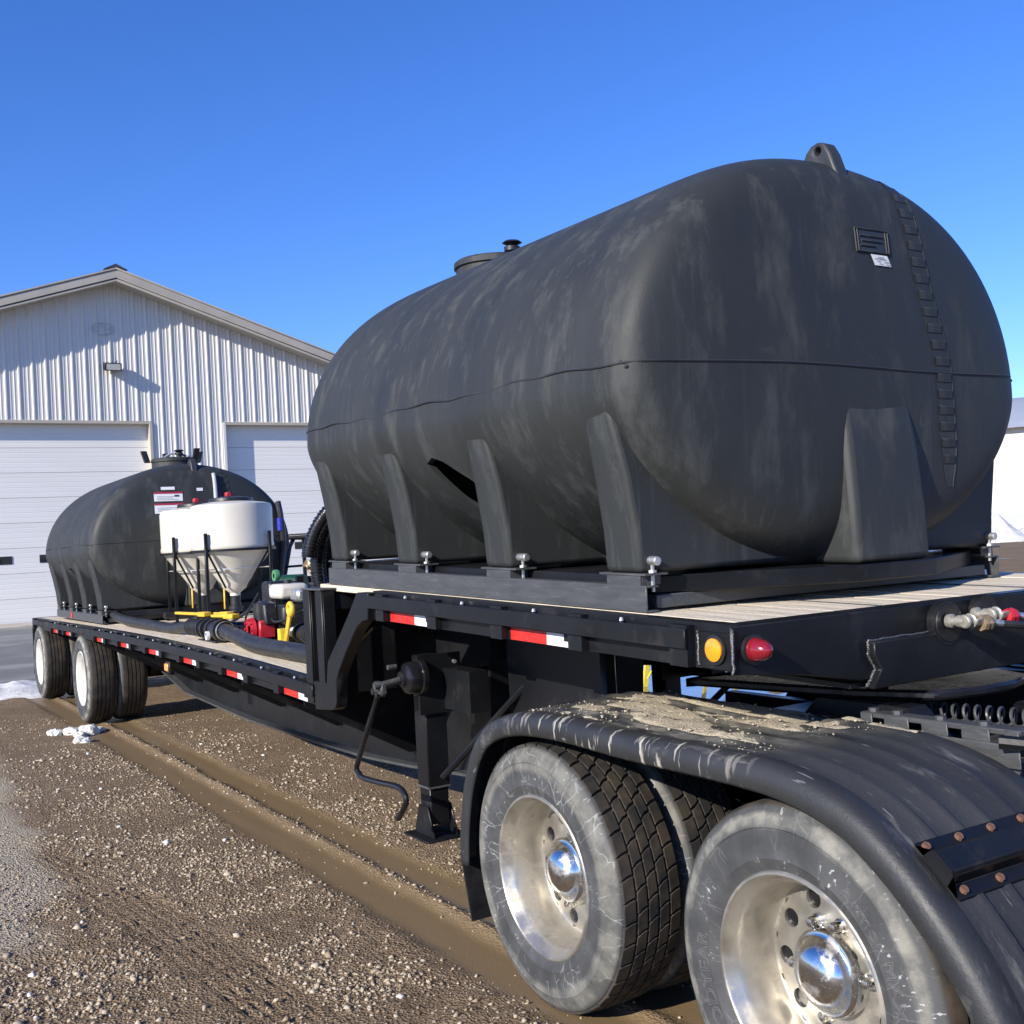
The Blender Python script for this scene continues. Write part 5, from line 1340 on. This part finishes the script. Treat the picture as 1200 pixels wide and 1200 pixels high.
# ------------------------------------------------------------------ road tractor coupled under the trailer
sm_t = thing('semi_tractor', 'road tractor with tandem dual wheels and long poly fender under the trailer nose', 'truck', (.1, 1.19, 0))
W1, W2, WZ, WY = -.584, .75, .498, -.048
TYW = 2.38
for x_, ty_, sp_, miss in ((W1, TY_BLOCK, .2, {1, 3, 4, 6, 8, 9}), (W2, TY_FRONT, 2.75, {0, 2, 3, 5, 8})):
    wheel(sm_t, x_, WY, WZ, 0, False, ty_, WH_ALU, HUB_C, miss, sp_)
    wheel(sm_t, x_, WY + .335 + .28, WZ, 0, True, ty_, WH_ALU, None, None, sp_ + 1)
    wheel(sm_t, x_, TYW - WY, WZ, 0, True, ty_, WH_ALU, HUB_C, miss, sp_)
    wheel(sm_t, x_, TYW - WY - .335 - .28, WZ, 0, False, ty_, WH_ALU, None, None, sp_ + 1)
    MB().cyl((x_, .15, WZ), (x_, TYW - .15, WZ), .085, n=18).build('axle', BLK, sm_t)
    MB().lathe([(.0, -.16), (.10, -.15), (.19, -.05), (.20, .03), (.12, .14), (0, .16)], (x_, TYW / 2, WZ), 'y', 24).build('differential', BLK, sm_t)
    for yy in (.26, TYW - .26): MB().cyl((x_, yy - .02, WZ), (x_, yy + .22 if yy < 1 else yy - .22, WZ), .20, n=24).build('brake_drum', RUST, sm_t)
# raised lettering on the nearer tyres' side walls
def arc_text(txt, r0, size, a0, par, outline=True, spread=1.0):
    cu = bpy.data.curves.new('txt', 'FONT'); cu.body = txt; cu.size = size; cu.resolution_u = 2
    if outline:
        cu.fill_mode = 'NONE'; cu.bevel_depth = .0011; cu.bevel_resolution = 0
    else: cu.extrude = .001
    to = bpy.data.objects.new('txt', cu); COL.objects.link(to)
    dg = bpy.context.evaluated_depsgraph_get(); dg.update()
    me = bpy.data.meshes.new_from_object(to.evaluated_get(dg)); bpy.data.objects.remove(to)
    co = np.zeros(len(me.vertices) * 3); me.vertices.foreach_get('co', co); co = co.reshape(-1, 3)
    R_ = r0 + co[:, 1]; A = a0 - co[:, 0] * spread / (r0 + size * .35)
    yv = np.interp(R_, [p[0] for p in SIDE], [p[1] for p in SIDE]) - co[:, 2] * .8
    co = np.stack([R_ * np.cos(A), yv, R_ * np.sin(A)], -1)
    me.vertices.foreach_set('co', co.ravel()); me.update(); me.materials.clear(); me.materials.append(LETT)
    o = bpy.data.objects.new('side_wall_lettering', me); COL.objects.link(o); o.parent = par; WL[o.name] = Vector((0, 0, 0))
    return o
LETT = mat('letter_rubber', (.12, .12, .115), .7, var=.3, scale=30)
near_ty = [o for o in COL.objects if o.parent == sm_t and o.name.startswith('tyre') and abs(WL[o.name].y - WY) < .01]
for o in near_ty:
    if abs(WL[o.name].x - W2) < .1:
        e = o.rotation_euler.y      # undo the spin so that the words sit where the photograph has them
        arc_text('GOODYEAR', .362, .058, math.radians(232) + e, o, spread=1.25)
        arc_text('Armor MAX', .362, .060, math.radians(58) + e, o, spread=1.15)
# frame
for yy in (.76, 1.55):
    MB().prism([(yy, .70), (yy + .07, .70), (yy + .07, .97), (yy, .97)], 0, -1.25, 5.2).build('frame_rail', BLK, sm_t, bevel=.006)
for x in (-1.2, .08, 1.6, 2.8, 4.2): MB().box(x - .05, x + .05, .835, 1.545, .74, .92).build('frame_cross', BLK, sm_t)
for x_ in (W1, W2):
    for yy in (.70, 1.60): MB().prism([(x_ - .45, .60), (x_ + .45, .60), (x_ + .2, .70), (x_ - .2, .70)], 1, yy, yy + .08).build('spring', BLK, sm_t)
# fifth wheel
fwp = [(max(x + .22, -.46), y) for x, y in [(-.95, .62), (-.70, .66), (-.35, .72), (.05, .80), (.32, .92), (.38, 1.10), (.38, 1.28), (.32, 1.46), (.05, 1.58), (-.35, 1.66), (-.70, 1.72), (-.95, 1.76), (-.95, 1.30), (-.45, 1.24), (-.45, 1.14), (-.95, 1.08)]]
MB().prism(fwp, 2, 1.165, 1.20).build('fifth_wheel_plate', BLKG, sm_t, bevel=.01)
for yy in (.74, 1.52): MB().prism([(-.05, .975), (.75, .975), (.55, 1.164), (.15, 1.164)], 1, yy, yy + .10).build('fifth_wheel_stand', BLK, sm_t)
MB().box(-.6, .6, .70, 1.68, .972, .985).build('mount_plate', BLK, sm_t)
MB().cyl((.05, 1.19, 1.02), (.05, 1.19, 1.25), .045, n=16).build('king_pin_jaw', STEEL, sm_t)
MB().box(.45, 4.9, .60, 1.78, 1.00, 1.012).build('deck_plate', BPLA, sm_t)
for k in range(7): MB().box(.62 + .06 * k, .64 + .06 * k, .9, 1.6, 1.013, 1.03).build('grip_bar', STEEL, sm_t)
# long tandem fender
FP = bez([(-1.19, 0, .44), (-1.165, 0, .62), (-1.105, 0, .81), (-1.0, 0, .98), (-.86, 0, 1.075), (-.65, 0, 1.128), (-.35, 0, 1.143), (.06, 0, 1.130), (.56, 0, 1.127), (.80, 0, 1.11), (1.01, 0, 1.05), (1.165, 0, .948), (1.28, 0, .838), (1.39, 0, .706), (1.47, 0, .55), (1.50, 0, .36)], 8)[:, [0, 2]]
FT = np.gradient(FP, axis=0); FT /= np.linalg.norm(FT, axis=1)[:, None]; FN = np.stack([-FT[:, 1], FT[:, 0]], -1)
pf = [(-.085, -.084), (-.075, -.092), (-.045, -.095), (-.018, -.088), (-.004, -.070), (.0, -.05), (.0, -.015), (-.003, -.008), (-.003, .0), (.0, .006)]
for yr in (.09, .205, .32, .435, .55):
    pf += [(.0, yr - .03), (.007, yr - .022), (.008, yr - .004), (.0005, yr + .002)]
pf += [(.0, .60), (-.006, .615), (-.03, .62)]
pf = np.array(pf)
def fender(mirror):
    X = FP[:, 0][:, None] + FN[:, 0][:, None] * pf[:, 0][None]; Z = FP[:, 1][:, None] + FN[:, 1][:, None] * pf[:, 0][None]
    Y = np.repeat(pf[:, 1][None], len(FP), 0)
    flat = sst(-.9, -.6, X) * (1 - sst(.5, .9, X)) * sst(-.05, .1, Y)
    Z = Z + flat * (.022 * fbm(X * 3.2, Y * 5, 3) - .006) + .012 * np.exp(-((X + .72) / .12) ** 2) * sst(.1, .5, Y)
    if mirror: Y = TYW - Y
    o = MB().grid(X, Y, Z).build('fender', FENM, sm_t, sharp=50)
    sd = o.modifiers.new('solidify', 'SOLIDIFY'); sd.thickness = .006; sd.offset = 0
    return o
FENM = mat('worn_poly_fender', (.024, .025, .026), .55, var=.25, scale=4, stretch=(.4, 1.5, .4), dirt=(.17, .165, .155), damt=.16, dscale=11, bump=.15, bscale=90)
t = FENM.node_tree; geo = _n(t, 'ShaderNodeNewGeometry'); b = t.nodes['Principled BSDF']
old = b.inputs['Base Color'].links[0].from_socket
sp = _n(t, 'ShaderNodeSeparateXYZ'); t.links.new(geo.outputs['Position'], sp.inputs[0])
def pn(scl, det=4):
    mp = _n(t, 'ShaderNodeMapping'); mp.inputs['Scale'].default_value = scl; t.links.new(geo.outputs['Position'], mp.inputs[0])
    n = _n(t, 'ShaderNodeTexNoise'); n.inputs['Scale'].default_value = 1; n.inputs['Detail'].default_value = det; t.links.new(mp.outputs[0], n.inputs['Vector']); return n.outputs['Fac']
def mul(a, b_):
    n = _n(t, 'ShaderNodeMath', operation='MULTIPLY'); t.links.new(a, n.inputs[0]); t.links.new(b_, n.inputs[1]); return n.outputs[0]
# pale drips down the rolled lip, dusty film on the flat, and thin stone scratches over the front curve
xm = mul(rng(sp.outputs[0], -.75, -.45), rng(sp.outputs[0], .35, .70, 1., 0.))
dr = mul(mul(rng(pn((46, 5, 7)), .58, .66), xm), rng(sp.outputs[1], -.055, -.035, 1., 0.))
film = mul(mul(rng(pn((7, 12, 7), 8), .40, .62), xm), rng(sp.outputs[1], -.07, .02))
scr = mul(rng(pn((9, 70, 9), 2), .69, .72), rng(pn((5, 5, 5), 3), .45, .6))
c1 = mixc(dr, old, (.36, .34, .29)); c2 = mixc(mul(film, rng(film, 0, 1, .5, .75)), c1, (.20, .185, .15)); c3 = mixc(mul(scr, rng(scr, 0, 1, .4, .5)), c2, (.34, .34, .33))
t.links.new(c3, b.inputs['Base Color'])
fender(False); fender(True)
# mud flaps hanging from the fender tails
for y_ in (-.075, TYW - .55):
    MB().prism([(-1.205, .47), (-1.195, .47), (-1.12, .19), (-1.13, .19)], 1, y_, y_ + .62).build('mud_flap', BPLA, sm_t)
# fender strap with rusty bolts, and the slotted mounting bar
MB().box(.25, 1.6, 1.85, 2.15, .90, 1.22).build('air_tank', BLK, sm_t, bevel=.1, seg=4)
bi = int(np.argmin(np.abs(FP[:, 0] - 1.215))); B0, BT_, BN = FP[bi], FT[bi], FN[bi]
hat = [(-.085, .003), (-.042, .003), (-.036, .040), (-.026, .048), (.026, .048), (.036, .040), (.042, .003), (.085, .003), (.085, .010), (.046, .010), (.040, .046), (.03, .055), (-.03, .055), (-.040, .046), (-.046, .010), (-.085, .010)]
hp = [(B0[0] + t_ * BT_[0] + n_ * BN[0], B0[1] + t_ * BT_[1] + n_ * BN[1]) for t_, n_ in hat]
mb_c = MB().prism([hp[i] for i in (14, 13, 12, 11, 10, 9)] , 1, -.016, -.0085).build('strap_end', BLK, sm_t)
stp = MB().prism(hp, 1, -.008, .95).build('fender_strap', BLK, sm_t, bevel=.003)
for t_, yl in ((-.066, (.018, .15, .285, .42, .55)), (.066, (.028, .175, .32, .47, .60))):
    for y_ in yl:
        c = np.array((B0[0] + t_ * BT_[0] + .010 * BN[0], y_, B0[1] + t_ * BT_[1] + .010 * BN[1])); d = np.array((BN[0], 0, BN[1]))
        MB().cyl(c, c + d * .009, .0125, .011, n=10).build('rusty_bolt', RUST, stp)
bar = MB()
bar.box(.42, 1.02, .665, .73, 1.132, 1.150); bar.box(.42, 1.02, .658, .664, 1.035, 1.105)
for x0, x1 in ((.42, .47), (.52, .62), (.67, .77), (.82, .92), (.97, 1.02)): bar.box(x0, x1, .658, .664, 1.1055, 1.1495)
bar.build('slotted_bar', STEEL, sm_t, bevel=.003)
for x in (.45, .55, .72, .88): MB().cyl((x, .695, 1.15), (x, .695, 1.162), .018, n=6).build('bar_bolt', STEEL, sm_t)
MB().prism([(.80, 1.03), (1.02, 1.03), (.99, .94), (.84, .93)], 1, .655, .664).build('bar_gusset', STEEL, sm_t)
MB().tube([(.98, .62, 1.12), (1.2, .75, 1.10), (1.45, .9, 1.06)], .022, 8).build('support_tube', BLK, sm_t)
bxo = MB().box(.70, 1.35, 1.10, 1.42, 1.02, 1.155).build('tool_box', BLKG, sm_t, bevel=.012)
for k in range(9): MB().box(.715 + .07 * k, .735 + .07 * k, 1.088, 1.0995, 1.03, 1.14).build('box_fin', BLK, bxo)
MB().box(.80, 1.0, 1.2, 1.3, 1.156, 1.185).build('latch', STEEL, bxo)
MB().box(.66, 1.40, 1.05, 1.09, 1.013, 1.022).build('rust_edge', RUST, bxo)
# coiled air line
ph = np.linspace(0, 2 * np.pi * 17, 17 * 14)
hx = np.stack([.33 + .78 * ph / ph[-1], 1.03 + .030 * np.cos(ph), 1.105 + .030 * np.sin(ph) + .02 * ph / ph[-1]], -1)
tag(MB().tube(hx, .0055, 6).build('coiled_air_line', STEEL), 'black coiled air line stretched behind the fender under the trailer nose', 'air line')
# couplings on the trailer nose and the air hoses that leave them
def gladhand(y, z, body, name_lab):
    x = .556
    g = thing('air_coupling', name_lab, 'coupling', (x, y, z), 'air couplings on the trailer nose')
    MB().lathe([(.014, x), (.024, x), (.026, x + .018), (.017, x + .026), (.016, x + .038), (.022, x + .042), (.022, x + .052), (.015, x + .058), (.015, x + .07)], (0, y, z), 'x', 16).build('elbow', CREAM, g)
    MB().lathe([(.0, -.024), (.022, -.024), (.028, -.014), (.020, -.010), (.020, .006), (.030, .012), (.024, .024), (0, .024)], (x + .070, y + .012, z), 'y', 10).build('body', CREAM, g, bevel=.003)
    MB().obox((x + .08, y + .045, z - .008), (.020, 0, .006), (0, .026, .0), (.005, 0, .014)).build('jaw', CREAM, g, bevel=.008, seg=2)
    MB().lathe([(.0, -.028), (.026, -.026), (.030, -.012), (.024, -.006), (.030, .004), (.030, .014), (.022, .03), (0, .032)], (x + .085, y + .085, z - .012), 'y', 8).build('seal_cap', body, g)
    MB().cyl((x + .085, y + .115, z - .012), (x + .10, y + .18, z - .022), .013, n=14).build('hose_end', ZINC, g)
    return g
gladhand(.985, 1.440, BRASS, 'cream and brass air coupling, left of the two on the trailer nose')
gladhand(1.13, 1.452, REDP, 'cream and red air coupling, right of the two on the trailer nose')
tag(MB().tube(bez([(.652, 1.15, 1.42), (.69, 1.24, 1.405), (.80, 1.52, 1.35), (1.0, 1.75, 1.22), (1.5, 1.8, 1.12), (2.4, 1.75, 1.1)], 8), .014, 10).build('air_hose', HOSE), 'black air hose drooping from the brass coupling on the trailer nose', 'hose', 'air hoses to the trailer')
tag(MB().tube(bez([(.652, 1.30, 1.432), (.70, 1.45, 1.43), (.95, 1.9, 1.40), (1.5, 2.0, 1.30), (2.4, 1.9, 1.2)], 8), .014, 10).build('air_hose', TUBE), 'pale air hose leaving the red coupling on the trailer nose', 'hose', 'air hoses to the trailer')
# dried sand and grit caked on the flat of the fender
SAND = mat('dried_sand', (.40, .345, .245), .95, var=.2, scale=25, bump=.8, bscale=110, dirt=(.28, .23, .16), damt=.2, dscale=18)
sx_, sy_ = np.meshgrid(np.linspace(-.82, .72, 190), np.linspace(-.045, .61, 84), indexing='ij')
top = np.interp(sx_, FP[4:72, 0], FP[4:72, 1])
cov = fbm(sx_ * 3.2 + 5, sy_ * 7, 4, .6) * 1.15 + .02 + .16 * np.exp(-((sy_ - .48) / .13) ** 2) + .10 * fbm(sx_ * 16, sy_ * 22, 3)
cov = cov - .35 * sst(.25, .72, sx_) - .5 * sst(.4, .85, -sx_) - .22 * (1 - sst(-.05, .16, sy_))
flat = sst(-.9, -.6, sx_) * (1 - sst(.5, .9, sx_)) * sst(-.05, .1, sy_)
hgt = np.clip(cov, -.25, .25) * .085 + .010 * fbm(sx_ * 30, sy_ * 30, 3, .6)
szz = top + flat * (.022 * fbm(sx_ * 3.2, sy_ * 5, 3) - .006) + .004 + np.minimum(hgt, .007 + .005 * fbm(sx_ * 14, sy_ * 14, 3))
tag(MB().grid(sx_, sy_, szz).build('dried_sand', SAND, recalc=False), kind='stuff')
def grit_pos(N):
    x, y = RNG.uniform(-.75, .6, N), RNG.uniform(-.04, .6, N)
    k = fbm(x * 3.2 + 5, y * 7, 4, .6) > -.12
    x, y = x[k], y[k]
    return np.stack([x, y, np.interp(x, FP[4:72, 0], FP[4:72, 1]) + .006], -1)
gs = bpy.data.materials.new('grit'); gs.use_nodes = True
tag(stones('grit', 700, grit_pos, .0015, .006, SAND, 3.0), kind='stuff')
bpy.data.materials.remove(gs)
